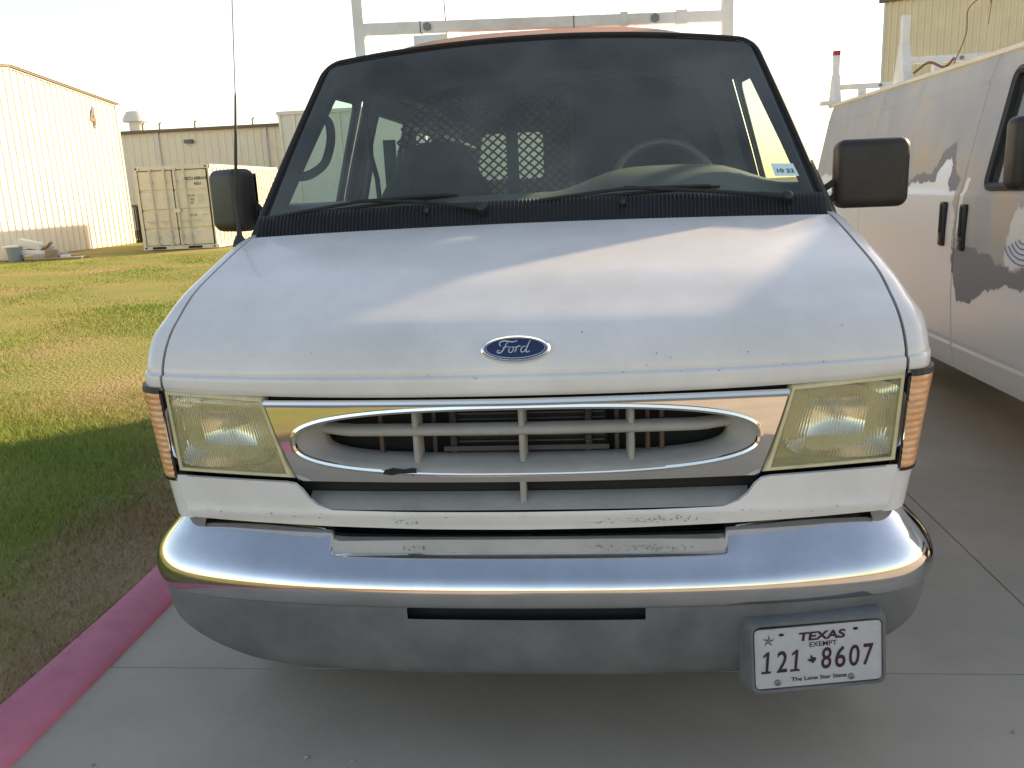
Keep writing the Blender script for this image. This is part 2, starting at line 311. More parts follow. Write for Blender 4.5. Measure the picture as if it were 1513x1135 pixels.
def grass():
    V = []; T = []
    def region(n, x0, x1, y0, y1, h0, h1, wd, clump):
        x = rng.uniform(x0, x1, n); y = rng.uniform(y0, y1, n)
        k = np.sin(x * 2.1 + 1.3 * np.sin(y * 1.7)) * np.sin(y * 2.3 + x * .8) + rng.normal(0, .5, n); keep = k > -.75; x, y, k = x[keep], y[keep], k[keep]; n = len(x)
        h = rng.uniform(h0, h1, n) * (1 + .35 * np.clip(k, -1, 1)); a = rng.uniform(0, 2 * np.pi, n); lean = rng.uniform(.2, 1.1, n) * h; b = rng.uniform(0, 2 * np.pi, n)
        z = np.full(n, .03); px, py = np.cos(a) * wd * rng.uniform(.6, 1.3, n), np.sin(a) * wd
        p0 = np.stack([x - px, y - py, z], 1); p1 = np.stack([x + px, y + py, z], 1)
        p2 = np.stack([x + np.cos(b) * lean, y + np.sin(b) * lean, z + h], 1)
        V.append(np.stack([p0, p1, p2], 1).reshape(-1, 3)); T.append(np.repeat(np.clip(.5 + .25 * k + rng.normal(0, .22, n), 0, 1), 3))
    region(110000, -4.5, -1.6, -1.2, 4.5, .014, .048, .0021, 1)
    region(90000, -8, -1.6, 1.5, 10, .012, .036, .0035, 1)
    region(90000, -16, -1.7, 8, 22, .012, .036, .007, 1)
    region(1500, -1.75, -1.56, -1, 6, .03, .11, .0015, 1)
    V = np.concatenate(V).astype(np.float32); T = np.concatenate(T).astype(np.float32); nf = len(V) // 3
    me = bpy.data.meshes.new('grass'); me.vertices.add(len(V)); me.vertices.foreach_set('co', V.ravel()); me.loops.add(len(V)); me.loops.foreach_set('vertex_index', np.arange(len(V), dtype=np.int32))
    me.polygons.add(nf); me.polygons.foreach_set('loop_start', np.arange(0, len(V), 3, dtype=np.int32)); me.polygons.foreach_set('loop_total', np.full(nf, 3, np.int32)) if False else None
    at = me.attributes.new('tone', 'FLOAT', 'POINT'); at.data.foreach_set('value', T); me.update(calc_edges=True); me.validate()
    tag(link('grass', me, 'blade'), 'short patchy yellow green grass covering the lawn', 'grass', kind='stuff')
grass()

# ================================================================== WHITE VAN
VAN = thing('work_van', (0, 2.7, 0), 'white work van with blue oval badge, chrome bumper and roof rack', 'van')
def yf(x): return .10 + .06 * (min(abs(x), .92) / .91) ** 2.2
HP = spline([(.108, .998), (.102, 1.012), (.102, 1.038), (.106, 1.045), (.115, 1.049), (.1155, 1.056), (.119, 1.072), (.134, 1.100), (.162, 1.130), (.21, 1.163), (.29, 1.200), (.42, 1.2555), (.60, 1.308), (.73, 1.343), (.855, 1.373)], 5)
def hood_pt(p, x):
    t = sm((p[0] - .11) / .30); a = abs(x)
    y = p[0] + (yf(x) - .10) * (1 - t); z = p[1] - .012 * (x / .91) ** 2 * t + .018 * (a / .91) ** 3 * (1 - sm((p[1] - 1.0) / .1))
    if a > .918:
        e = (a - .918) / .085; d = .012 * e + .095 * max(0, e) ** 3.2; y += d * (1 - t); z -= d * t
    return Vector((x, y, z))
hd = MB(); X = fr(-.91, .91, 61); rows = [[hood_pt(p, x) for x in X] for p in HP]
rows = [[Vector((v.x, v.y + .045, v.z + .002)) for v in rows[0]]] + rows + [[Vector((v.x, v.y + .004, v.z - .02)) for v in rows[-1]]]
rows = [[Vector((r[0].x, r[0].y + .012, r[0].z - .018))] + r + [Vector((r[-1].x, r[-1].y + .012, r[-1].z - .018))] for r in rows]
hood = hd.grid(rows).build('hood', 'paint', VAN, True, 60)
SX = [(.3, .93), (.40, .955), (.55, .988), (.8, 1.0), (1.25, 1.003), (1.30, .995), (1.36, .972), (1.6, .905), (1.9, .815), (1.955, .785)]
def sideX(z): return interp(z, [a for a, _ in SX], [b for _, b in SX])
for sx in (-1, 1):
    fx = fr(.918, 1.003, 14); R = [[hood_pt(p, sx * x) for x in fx] for p in HP]
    R = [[Vector((v.x, v.y + .03, v.z)) for v in R[0]]] + R + [[hood_pt((.975, 1.39), sx * x) for x in fx]]
    R = [[Vector((r[0].x, r[0].y + .012, r[0].z - .018))] + r for r in R]
    fen = MB().grid(R)
    edge = [(r[-1].y, r[-1].z) for r in R[1:]]
    fo = MB(); 
    pts = edge + [(.985, 1.25), (.985, .45)] + [(.80 + .43 * math.cos(a), .40 + .43 * math.sin(a)) for a in fr(.12, math.pi - .25, 14)] + [(.36, .50), (.33, .66), (.31, .80), (.29, .93)]
    fender = panel('fender', pts, [], lambda y, z, sx=sx: Vector((sx * (1.003 if z > .8 else sideX(z)), y, z)), 'paint', VAN, vc=(.5, .6, .7, .8, .9, 1.0, 1.1, 1.2))
    fen.build('fender_crown', 'paint', fender, True, 60)
    # lower front corner of the fender below the turn signal
    lc = []
    for z in fr(.795, .676, 7):
        k = (.795 - z) / .14; xo = .974 - .022 * k; lc.append([Vector((sx * (.874 + (xo - .874) * math.sin(a)), .152 + .004 * k + .115 * (1 - math.cos(a)), z)) for a in fr(0, math.pi / 2, 11)] + [Vector((sx * xo, .40, z))])
    lc.append([Vector((v.x - sx * .03, v.y + .05, v.z - .004)) for v in lc[-1]])
    MB().grid(lc).build('lower_corner', 'paint', fender, True)
    # turn signal: ribbed amber lens wrapping round the corner
    ts = MB(); R = []
    for i in range(67):
        k = i / 66; z = 1.012 - .226 * k; rib = .0035 * abs(math.sin(math.pi * 14 * k)); xi, xo = .921 - .012 * k, 1.003 - .03 * k
        R.append([Vector((sx * (xi + (xo - xi) * math.sin(a) - (0 if a < .2 else rib * .3)), .157 + .105 * (1 - math.cos(a)) - rib * math.cos(a), z)) for a in fr(0, math.pi / 2, 9)] + [Vector((sx * xo, .31, z))])
    sig = ts.grid(R).build('turn_signal', 'amber', VAN, True)
    sf = MB()
    for k in (0, 1):
        r = R[0] if k == 0 else R[-1]; z2 = .014 if k == 0 else -.008
        sf.grid([[v + Vector((0, -.002, 0)) for v in r], [v + Vector((0, .0, z2)) for v in r], [v + Vector((-sx * .02, .03, z2)) for v in r]])
    sf.tube([R[0][0] + Vector((-sx * .004, -.001, 0)), R[-1][0] + Vector((-sx * .004, -.001, 0))], .0026, 6); sf.build('signal_frame', 'black', sig)
    # headlight
    hl = thing('headlight', (0, 0, 0), '', ''); 
    for k in ('label', 'category'):
        if k in hl: del hl[k]
    hl.parent = VAN; hl.location = (0, 0, 0)
    Q = dict(it=(.642, 1.003), ot=(.914, 1.020), ib=(.580, .789), ob=(.902, .801))
    def q(a, b):   # a: inner->outer, b: bottom->top
        x = (Q['ib'][0] * (1 - a) + Q['ob'][0] * a) * (1 - b) + (Q['it'][0] * (1 - a) + Q['ot'][0] * a) * b
        z = (Q['ib'][1] * (1 - a) + Q['ob'][1] * a) * (1 - b) + (Q['it'][1] * (1 - a) + Q['ot'][1] * a) * b; return x, z
    NF = 40
    def lensP(a, b, dy): x, z = q(a, b); e = min(a, 1 - a, b * .7, (1 - b) * .7); return Vector((sx * x, yf(x) + .002 + .012 * (1 - sm(e / .07)) + dy, z))
    A = fr(.045, .955, NF * 4 + 1); B = fr(.055, .945, 13)
    front = [[lensP(a, b, 0) for b in B] for a in A]
    back = [[lensP(a, b, .004 + .0016 * abs(math.sin(math.pi * NF * (a - .045) / .91))) for b in B] for a in A]
    L = MB(); L.grid(front); L.grid(back, flip=True)
    n0 = len(A) * 13
    per = [i * 13 for i in range(len(A))] + [(len(A) - 1) * 13 + j for j in range(1, 13)] + [i * 13 + 12 for i in range(len(A) - 2, -1, -1)] + [j for j in range(11, 0, -1)]
    for i in range(len(per)): a, b = per[i - 1], per[i]; L.f.append((a, b, b + n0, a + n0))
    L.build('lens', 'lens', hl, True, 50)
    rm = MB(); ring = [(0, 0), (1, 0), (1, 1), (0, 1)]; rr = []
    for dk, dy in ((0, .035), (0, .012), (.018, .002), (.045, .002), (.05, .012)):
        row = []
        for e in range(4):
            (a0, b0), (a1, b1) = ring[e], ring[(e + 1) % 4]
            for t in fr(0, 1, 13)[:-1]:
                a, b = a0 + (a1 - a0) * t, b0 + (b1 - b0) * t; a = dk + a * (1 - 2 * dk); b = dk * 1.25 + b * (1 - 2.5 * dk); x, z = q(a, b); row.append(Vector((sx * x, yf(x) + dy, z)))
        rr.append(row)
    rm.grid(rr, cv=True).build('lens_edge', 'lensrim', hl, True, 50)
    # reflector: silver bowl with a flat shelf top and bottom, bulb in the middle
    cx, cz = q(.55, .52); bw = MB(); R = []
    for i in range(13):
        t = i / 12; row = []
        for k in range(48):
            an = 2 * math.pi * k / 48; c, s_ = math.cos(an), math.sin(an); n_ = 3.4; rad = (abs(c) ** n_ + abs(s_) ** n_) ** (-1 / n_)
            row.append(Vector((sx * (cx + c * rad * .148 * t), yf(cx) + .095 - .072 * t ** 2, cz + s_ * rad * .096 * t)))
        R.append(row)
    bw.grid(R, cv=True).build('reflector', 'silver', hl, True, 70)
    hb = MB(); R = []
    for t in (0, .5, 1):
        row = []
        for e in range(4):
            (a0, b0), (a1, b1) = ring[e], ring[(e + 1) % 4]
            for u in fr(0, 1, 13)[:-1]:
                a, b = a0 + (a1 - a0) * u, b0 + (b1 - b0) * u; x, z = q(.04 + a * .92, .05 + b * .9); px = cx + (x - cx) * (1 - .12 * t); pz = cz + (z - cz) * (1 - .12 * t); row.append(Vector((sx * px, yf(x) + .012 + .03 * t, pz)))
        R.append(row)
    hb.grid(R, cv=True)
    row = R[-1]; hb.grid([row, [Vector((sx * (cx + (abs(v.x) - cx) * .55), yf(cx) + .06, cz + (v.z - cz) * .55)) for v in row]], cv=True); hb.build('housing', 'lensrim', hl, True, 50)
    MB().tube([(sx * cx, yf(cx) + .095, cz), (sx * cx, yf(cx) + .06, cz), (sx * cx, yf(cx) + .052, cz)], [.012, .012, .006], 12).build('bulb', 'bulb', hl, True)
# dark cavity behind the front panel
bk = MB(); bk.grid([[Vector((x, yf(x) + .13, z)) for x in fr(-.93, .93, 21)] for z in (.55, .62, 1.0, 1.03)]); bk.build('engine_bay', 'gap', VAN)
bk = MB(); bk.grid([[Vector((x, yf(x) + .035, z)) for x in fr(-.92, .92, 31)] for z in (.99, 1.018)]); bk.build('hood_gap_shade', 'gap', VAN)  # black strip painted in for the shade of the gap under the hood
# radiator and pipes seen through the grille
rad = MB(); rad.box((-.19, .20, .80), (.21, .215, .99)); rad = rad.build('radiator', 'gap', VAN)
f_ = MB()
for k in range(12): f_.box((-.185, .192, .815 + k * .0145), (.205, .199, .819 + k * .0145))
f_.build('fin', 'radiator', rad)
for x in (-.175, .165): MB().tube([(x, .185, .80 + .004 * k) for k in range(45)], [.009 + .002 * (k % 2) for k in range(45)], 8).build('coil', 'radiator', rad, True)
MB().box((-.20, .17, .842), (.215, .185, .854)).build('tie_bar', 'radiator', rad)
for x in (-.225, .235): MB().box((x - .005, .19, .80), (x + .005, .198, .985)).build('support_strut', 'radiator', VAN)
for x in (.31, .345, -.36): MB().tube([(x, .18, .78), (x, .185, .99)], .007, 8).build('pipe', 'copper', VAN)
# ---- grille
def stad(hw, z0, z1, n=72, e=2.7):
    cz, hh = (z0 + z1) / 2, (z1 - z0) / 2; out = []
    for k in range(n):
        a = 2 * math.pi * k / n; c, s_ = math.cos(a), math.sin(a); out.append((hw * math.copysign(abs(c) ** (2 / e), c), cz + hh * math.copysign(abs(s_) ** (2 / e), s_)))
    return out
O1 = stad(.572, .800, .974); grille = bpy.data.objects.new('grille', None); COL.objects.link(grille); grille.parent = VAN
outer = [(-.636, .994), (-.3, .991), (0, .990), (.3, .991), (.636, .994), (.572, .782), (.3, .780), (0, .779), (-.3, .780), (-.572, .782)]
def chY(x, z): return yf(x) - .006 + .9 * (z - .905) ** 2 + .06 * (.99 - z)
sur = panel('chrome_surround', outer, [O1], lambda x, z: Vector((x, chY(x, z), z)), 'chrome2', grille, uc=fr(-.6, .6, 33), vc=fr(.785, .985, 17), thick=-.006)
bd = MB(); bd.tube([(x * .997, chY(x, z) - .002, .887 + (z - .887) * .995) for x, z in O1], .0085, 8, closed=True); bd.build('rim_bead', 'chrome2', grille, True)
tb = MB(); tb.tube([(x, yf(x) - .006, .985 + .004 * abs(x)) for x in fr(-.634, .634, 40)], .0095, 8); tb.build('top_bead', 'chrome2', grille, True)
R = []
for t in fr(0, 1, 9):
    a = stad(.566 - .064 * t, .804 + .030 * t ** .8, .970 - .010 * t, e=2.7 + .9 * t); R.append([Vector((x, yf(x) + .004 + .05 * t ** 1.6, z)) for x, z in a])
R.append([v + Vector((0, .03, 0)) for v in R[-1]]); MB().grid(R, cv=True).build('grille_ring', 'grey', grille, True)
def bar_h(z, x0, x1, th, y0, dp, n=40):
    P = []
    for x in fr(x0, x1, n): y = yf(x) + y0 + .03 * sm((abs(x) - .42) / .1); P.append([Vector((x, y + dp, z - th)), Vector((x, y + .004, z - th)), Vector((x, y, z - th * .5)), Vector((x, y, z + th * .2)), Vector((x, y + .006, z + th)), Vector((x, y + dp, z + th * 1.3))])
    return P
MB().grid(bar_h(.907, -.535, .535, .0105, .018, .034)).build('grille_bar', 'grey', grille, True, 60)
for x in (-.262, .002, .268):
    P = []
    for z in fr(.826, .966, 9): y = yf(x) + .024; P.append([Vector((x - .011, y + .05, z)), Vector((x - .007, y + .004, z)), Vector((x - .003, y, z)), Vector((x + .003, y, z)), Vector((x + .007, y + .004, z)), Vector((x + .011, y + .05, z))])
    MB().grid(P).build('grille_bar', 'grey', grille, True, 60)
chip = panel('broken_notch', [(-.345, .806), (-.34, .816), (-.318, .822), (-.29, .818), (-.268, .822), (-.258, .819), (-.262, .809), (-.30, .808), (-.32, .803)], [], lambda x, z: Vector((x, yf(x) - .003, z)), 'gap', grille, smooth=False, thick=-.002)
tag(chip, 'black broken notch in the lower lip of the grille')
MB().tube([(-.272, chY(.27, .802) - .0105, .802), (-.268, chY(.27, .792) - .002, .792), (-.262, chY(.27, .783) - .002, .783)], .0012, 5).build('crack', 'gap', grille)
# lower grille lip
R = []
for t in fr(0, 1, 10):
    hw = .553 - .008 * t - .075 * max(0, t - .15) ** 1.9; z = .740 - .028 * t; R.append([Vector((x, yf(x) + .055 - .06 * t ** .7 + .02 * sm((abs(x) / hw - .96) / .04) * 0, z)) for x in [hw * u for u in fr(-1, 1, 50)]])
R.append([v + Vector((0, .03, -.004)) for v in R[-1]])
lip = MB().grid(R).build('lower_grille', 'grey', VAN, True, 60)
MB().box((-.006, .115, .716), (.008, .16, .79)).build('grille_bar', 'grey', lip)
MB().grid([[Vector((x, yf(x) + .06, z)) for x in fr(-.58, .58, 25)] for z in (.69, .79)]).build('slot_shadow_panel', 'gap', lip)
# white lower front panel
low = [(-.902, .793), (-.60, .783), (-.578, .779), (-.560, .764), (-.545, .742), (-.522, .724), (-.485, .711), (-.30, .7085), (0, .7075), (.30, .7085), (.485, .711), (.522, .724), (.545, .742), (.560, .764), (.578, .779), (.60, .783), (.902, .793),
       (.893, .74), (.876, .680), (.70, .670), (.5, .662), (.25, .656), (0, .654), (-.25, .656), (-.5, .662), (-.70, .670), (-.876, .680), (-.893, .74)]
def lowY(x, z): return yf(x) - .006 + .02 * sm((.70 - z) / .05) - .004 * sm((.712 - z) / .008)
MB_low = panel('front_panel', low, [], lambda x, z: Vector((x, lowY(x, z), z)), 'paint', VAN, uc=fr(-.85, .85, 35), vc=(.665, .675, .685, .695, .702, .71, .73, .75, .77), thick=-.012)
# ---- emblem
EMB = hood_pt((.140, 1.106), 0); ez = Vector((0, -.80, .60)).normalized()   # badge leans with the hood
ey = Vector((0, .60, .80)).normalized(); ezn = Vector((0, -.80, .60))
def em(a, b, c): return Vector((a - .004, .138, 1.103)) + ey * b + ezn * (c + .004)
def oval(ra, rb, c, n=48): return [em(ra * math.cos(2 * math.pi * k / n), rb * math.sin(2 * math.pi * k / n), c) for k in range(n)]
e1 = MB(); e1.grid([oval(.085, .036, -.012), oval(.084, .0355, .004), oval(.079, .0325, .0085), oval(.0745, .029, .0065)], cv=True); emb = e1.build('emblem', 'chrome2', hood, True)
e2 = MB(); e2.grid([oval(.075, .0295, .0068), oval(.05, .02, .0082), oval(.001, .0005, .0088)], cv=True); e2.build('emblem_field', 'blue', emb, True)
e3 = MB(); e3.grid([oval(.0715, .0268, .0078), oval(.0703, .0258, .0081)], cv=True); e3.build('emblem_line', 'silverw', emb)
st = [([(-16, 15), (-20, 8), (-24, -1), (-29, -9), (-34, -12), (-38, -10), (-37, -6), (-33, -6)], 2.0), ([(-31, 4), (-34, 8), (-33, 13), (-27, 16), (-18, 16), (-8, 14), (0, 15), (4, 18)], 2.2), ([(-27, 1), (-20, 2), (-13, 3)], 1.5),
      ([(-6, 2), (-11, 1), (-14, -5), (-13, -10), (-9, -11), (-5, -7), (-4, -1), (-6, 2), (-1, 1), (3, 3)], 1.6), ([(3, 3), (2, -3), (-1, -11)], 1.9), ([(1, -3), (5, 2), (9, 4), (11, 2)], 1.8),
      ([(23, 2), (18, 3), (13, -2), (12, -8), (15, -11), (20, -8), (24, -1)], 1.7), ([(32, 17), (28, 8), (24, -2), (23, -9), (26, -11), (31, -8)], 2.0)]
scr = MB()
for pts, wd in st:
    sp_ = spline(pts, 5); L_ = []
    for i, p in enumerate(sp_):
        d = sp_[min(i + 1, len(sp_) - 1)] - sp_[max(i - 1, 0)]; d = d / (np.linalg.norm(d) + 1e-9); nn = np.array([-d[1], d[0]]) * wd * .68 * (.55 + .45 * math.sin(math.pi * min(1, (i + .6) / len(sp_))))
        L_.append([em(*(p + nn) * .00112, .0098), em(*(p - nn) * .00112, .0098)])
    scr.grid(L_)
scr.build('emblem_script', 'silverw', emb)
# ---- bumper
def plan(n=61, inset=0, xs=1.0):
    out = []
    key = spline([(0, 0), (.25, .004), (.5, .020), (.70, .044), (.86, .078), (.955, .122), (1.018, .195), (1.044, .29), (1.048, .42), (1.044, .55)], 6)
    kx = [p[0] for p in key]; ky = [p[1] for p in key]; key = sorted(key + [np.array((x, interp(x, kx[:40], ky[:40]))) for x in (.484, .490, .496, .503, .509)], key=lambda p: (p[0] if p[1] < .285 else 2 + p[1]))
    pts = [(-p[0], p[1]) for p in key[::-1]] + [(p[0], p[1]) for p in key[1:]]; return pts
PL = plan(); NP = len(PL)
def normal2(i): a, b = PL[max(i - 1, 0)], PL[min(i + 1, NP - 1)]; d = Vector((b[0] - a[0], b[1] - a[1])).normalized(); return Vector((-d.y, d.x))     # inward
BS = spline([(.040, .482), (.022, .484), (.010, .492), (.003, .510), (.000, .530), (.003, .548), (.012, .564), (.030, .580), (.062, .602), (.098, .628), (.118, .645), (.130, .651), (.140, .648), (.142, .640)], 4)
rows = []
for i, (x, y) in enumerate(PL):
    n = normal2(i); row = []; k = sm((abs(x) - .2) / .8)
    for d, z in BS:
        rec = (1 - sm((abs(x) - .495) / .014)) * max(0, z - .598) * .26; en = .038 * sm((abs(x) - .45) / .5)
        row.append(Vector((x + n.x * d, y + n.y * d, z + en * sm((z - .53) / .1) - rec)))
    rows.append(row)
bump_o = MB().grid(rows).build('front_bumper', 'chrome', VAN, True, 70)
# black sheets standing in for shade in the gap between bumper and front panel
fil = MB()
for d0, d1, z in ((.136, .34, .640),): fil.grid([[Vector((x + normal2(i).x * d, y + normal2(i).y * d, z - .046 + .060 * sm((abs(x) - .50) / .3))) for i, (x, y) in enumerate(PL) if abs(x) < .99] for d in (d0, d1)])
fil.grid([[Vector((x * .955, y + .20, z)) for x, y in PL if abs(x) < 1.0] for z in (.60, .72)]); fil.build('bumper_gap_shade', 'gap', VAN)
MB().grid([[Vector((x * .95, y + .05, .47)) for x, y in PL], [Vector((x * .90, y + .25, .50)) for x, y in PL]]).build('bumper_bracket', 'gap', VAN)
# valance
rows = []
for k, (d, z) in enumerate(spline([(.05, .497), (.022, .490), (.018, .470), (.024, .42), (.035, .36), (.055, .305), (.075, .275), (.095, .266), (.13, .268)], 3)):
    row = []
    for i, (x, y) in enumerate(PL):
        n = normal2(i); t = (.49 - z) / .225; a = abs(x); sc = 1 - .125 * max(0, (t - .40) / .60) ** 2.0 * sm((a - .45) / .55); zz = z + .012 * max(0, t) * sm((a - .8) / .22)
        row.append(Vector(((x + n.x * d) * sc, y + n.y * d + .0 * t, zz)))
    rows.append(row)
vm = MB(); m_ = NP; base = [p for r in rows for p in r]; fs = []
for i in range(len(rows) - 1):
    for j in range(m_ - 1):
        c = (rows[i][j] + rows[i + 1][j + 1]) / 2
        if -.285 < c.x < .30 and .462 < c.z < .50: continue
        fs.append((i * m_ + j, (i + 1) * m_ + j, (i + 1) * m_ + j + 1, i * m_ + j + 1))
vm.add(base, fs); val = vm.build('front_valance', 'valance', VAN, True, 60)
MB().grid([[(x, .06, z) for x in (-.4, .4)] for z in (.43, .50)]).build('air_slot', 'gap', val)
# ---- license plate
pc = Vector((.700, .028, .362)); ax = Vector((1, .115, .038)).normalized(); az = (Vector((-.030, .05, 1)) - ax * Vector((-.03, .05, 1)).dot(ax)).normalized(); ayv = az.cross(ax)
def pl(a, b, c): return pc + ax * a + az * b - ayv * c      # c: towards the viewer
lp = bpy.data.objects.new('license_plate', None); COL.objects.link(lp); lp.parent = VAN
o_ = rpoly([(-.168, -.09), (.166, -.09), (.166, .095), (-.168, .098)], .022); i_ = [(a * .965, b * .95) for a, b in o_]; i2 = [(a * .93, b * .87) for a, b in o_]
MB().grid([[pl(a * 1.05, b * 1.02, -.05) for a, b in o_], [pl(a, b, -.006) for a, b in o_], [pl(*p, .004) for p in i_], [pl(*p, .004) for p in i2], [pl(*p, -.004) for p in i2]], cv=True).build('plate_bracket', 'valance', lp, True, 40)
pp = rpoly([(-.1525, -.076), (.1525, -.076), (.1525, .076), (-.1525, .076)], .012)
pm = MB(); pm.grid([[pl(*p, -.006) for p in pp], [pl(*p, .0) for p in pp]], cv=True); pm.add([pl(*p, .0) for p in pp], [tuple(range(len(pp)))]); pm.build('plate', 'plate', lp)
def onpl(cx, cy, c=.0012): return lambda a, b: pl(cx + a, cy + b, c)
text('plate_lettering', 'TEXAS', .112, .0225, onpl(.010, .0505), 'ink', lp, bold=.035, shear=.12)
text('plate_lettering', 'EXEMPT', .066, .0125, onpl(.012, .029), 'ink', lp, bold=.008)
for s_, x in (('1', -.125), ('2', -.089), ('1', -.0555), ('8', .019), ('6', .0525), ('0', .0865), ('7', .121)):
    if s_ == '1':
        one = [(-.011, -.0277), (.0115, -.0277), (.0115, -.0220), (.0050, -.0220), (.0050, .0277), (-.0005, .0277), (-.0095, .0190), (-.0095, .0130), (-.0015, .0180), (-.0015, -.0220), (-.011, -.0220)]
        m_ = MB(); m_.add([pl(x + a + .1 * b, -.009 + b, .0012) for a, b in one], [tuple(range(len(one)))]); m_.build('plate_digit', 'ink', lp)
    else: text('plate_digit', s_, .0255, .0555, onpl(x, -.009), 'ink', lp, bold=.012, shear=.1)
text('plate_lettering', 'The Lone Star State', .134, .0105, onpl(.0, -.057), 'ink', lp, bold=.02)
tx = [(-3, 10), (2, 10), (2, 5), (10, 4), (11, -2), (8, -5), (3, -11), (0, -10), (-3, -5), (-6, -6), (-11, 0), (-3, 1)]
m_ = MB(); m_.add([pl(-.0165 + a * .001, -.009 + b * .001, .0012) for a, b in tx], [tuple(range(len(tx)))]); m_.build('state_outline', 'ink', lp)
star = [(math.sin(k * math.pi / 5) * (.0165 if k % 2 == 0 else .0062), math.cos(k * math.pi / 5) * (.0165 if k % 2 == 0 else .0062)) for k in range(10)]
m_ = MB()
for k in range(0, 10, 2): a, b, c = star[k], star[(k + 1) % 10], (0, 0); m_.add([pl(-.119 + p[0], .047 + p[1], .0012) for p in (a, b, c)], [(0, 1, 2)])
m_.build('star_emblem', 'ink', lp)
for a, b in ((-.100, -.062), (.078, -.062)): MB().tube([pl(a, b, -.004), pl(a, b, .004), pl(a, b, .006)], [.0078, .0075, .004], 12).build('bolt', 'bolt', lp)
for a, b in ((-.088, .060), (.090, .060)): m_ = MB(); m_.add([pl(a + .0065 * math.cos(t), b + .0038 * math.sin(t), .0012) for t in fr(0, 2 * math.pi, 13)[:-1]], [tuple(range(12))]); m_.build('slot', 'gap', lp)
# ---- windshield
def ws(u, v, off=0):
    wd = .925 - .15 * v; p = Vector((u * wd, .88 + .50 * v + .05 * u * u - .015 * math.sin(math.pi * v), 1.375 + .625 * v - (.015 + .03 * v) * u * u)); return p + Vector((u * .1, -.78, .62)) * off
U = fr(-.985, .985, 33); V = fr(.02, .985, 25)
wsm = MB().grid([[ws(u, v) for u in U] for v in V]).build('windshield', 'glass', VAN, True); wsm.data.transform(Matrix.Translation((0, 0, 0)))
def uv_panel(name, outer, holes, m, off, parent, thick=0): return panel(name, outer, holes, lambda u, v: ws(u, v, off), m, parent, uc=fr(-.95, .95, 25), vc=fr(.05, .95, 19), thick=thick)
mo = MB(); arc = fr(0, math.pi / 2, 7); EDG = [(-1.01, v) for v in fr(0, .90, 18)] + [(-.94 - .07 * math.cos(a), .925 + .085 * math.sin(a)) for a in arc] + [(u, 1.01) for u in fr(-.9, .9, 28)] + [(.94 + .07 * math.sin(a), .925 + .085 * math.cos(a)) for a in arc] + [(1.01, v) for v in fr(.90, 0, 18)]
mo.tube([ws(u, v, .002) for u, v in EDG], .0075, 7); mo.build('windshield_molding', 'rubber', wsm, True)
uv_panel('windshield_border', [(1.0, .02), (-1.0, .02)] + [(u * .992, v * .992) for u, v in EDG[1:-1]], [rpoly([(-.945, .115), (.955, .115), (.915, .955), (-.915, .955)], .07, 6)], 'black', -.004, wsm)
uv_panel('inspection_sticker', [(.868, .195), (.955, .195), (.950, .262), (.868, .262)], [], 'sticker', .002, wsm)
text('sticker_lettering', '10 22', .055, .013, lambda a, b: ws(.913 + a / .89, .222 + b / .63, .0038), 'stickerw', wsm, bold=.02)
# ---- cowl
cp = []
for u in fr(-1.015, 1.015, 41):
    a = ws(u, .035, .006); b = ws(u, .10, .010); c = Vector((a.x, .860 + .02 * u ** 4, 1.355 - .012 * u * u)); cp.append([c, Vector((a.x, .875 + .03 * u ** 4, 1.372 - .012 * u * u)), (a + b) / 2 + Vector((0, -.014, 0)), b])
cowl = MB().grid(cp).build('cowl_panel', 'black', VAN, True)
rb = MB(); NR = 146
for k in range(NR):
    u = -.99 + 1.98 * k / (NR - 1); u2 = u + .0032
    def cw(uu, t): a = ws(uu, .035, .006); b = ws(uu, .097, .014); c = Vector((a.x, .868 + .03 * uu ** 4, 1.368 - .012 * uu * uu)); m_ = (a + b) / 2 + Vector((0, -.016, .002)); return c if t == 0 else (m_ if t == 1 else b)
    sl = .018 * (u if abs(u) > .1 else 0)
    rb.grid([[cw(u, 0), cw(u + sl * .5, 1), cw(u + sl, 2)], [cw(u, 0) + Vector((.0015, -.004, .005)), cw(u + sl * .5, 1) + Vector((.0015, -.005, .004)), cw(u + sl, 2) + Vector((0, -.002, .003))], [cw(u2, 0), cw(u2 + sl * .5, 1), cw(u2 + sl, 2)]])
tag(rb.build('cowl_rib', 'rib', cowl), kind='stuff')
for u, v in ((-.37, .05), (.31, .05)): MB().tube([ws(u, v, .01), ws(u, v, .03), ws(u + .006, v + .012, .034)], [.012, .010, .005], 8).build('washer_nozzle', 'black', cowl, True)
# ---- wipers
def wiper(piv, mid, end, bl0, bl1):
    w_ = bpy.data.objects.new('wiper', None); COL.objects.link(w_); w_.parent = VAN
    a = MB(); P = [ws(*piv, .028), ws(piv[0] * .9 + mid[0] * .1, piv[1] * .9 + mid[1] * .1, .034), ws(*mid, .032), ws(*end, .024)]
    sp_ = [Vector(p) for p in spline([tuple(p) for p in P], 6)]; a.tube(sp_, [.014 if i < 4 else (.0095 if i < 9 else .006) for i in range(len(sp_))], 8); a.build('wiper_arm', 'rubber', w_, True)
    MB().tube([ws(*piv, .0), ws(*piv, .045), ws(*piv, .052)], [.02, .016, .006], 12).build('wiper_pivot', 'black', w_, True)
    b = MB(); b.tube([ws(bl0[0] + (bl1[0] - bl0[0]) * t, bl0[1] + (bl1[1] - bl0[1]) * t, .006) for t in fr(0, 1, 16)], [.004] + [.0055] * 14 + [.004], 6); b.build('wiper_blade', 'rubber', w_, True)
    y = MB(); at = lambda t, o: ws(bl0[0] + (bl1[0] - bl0[0]) * t, bl0[1] + (bl1[1] - bl0[1]) * t, o)
    y.tube([at(.05, .012), at(.2, .02), at(.5, .034), at(.8, .02), at(.95, .012)], .0055, 6); y.build('wiper_bridge', 'rubber', w_, True)
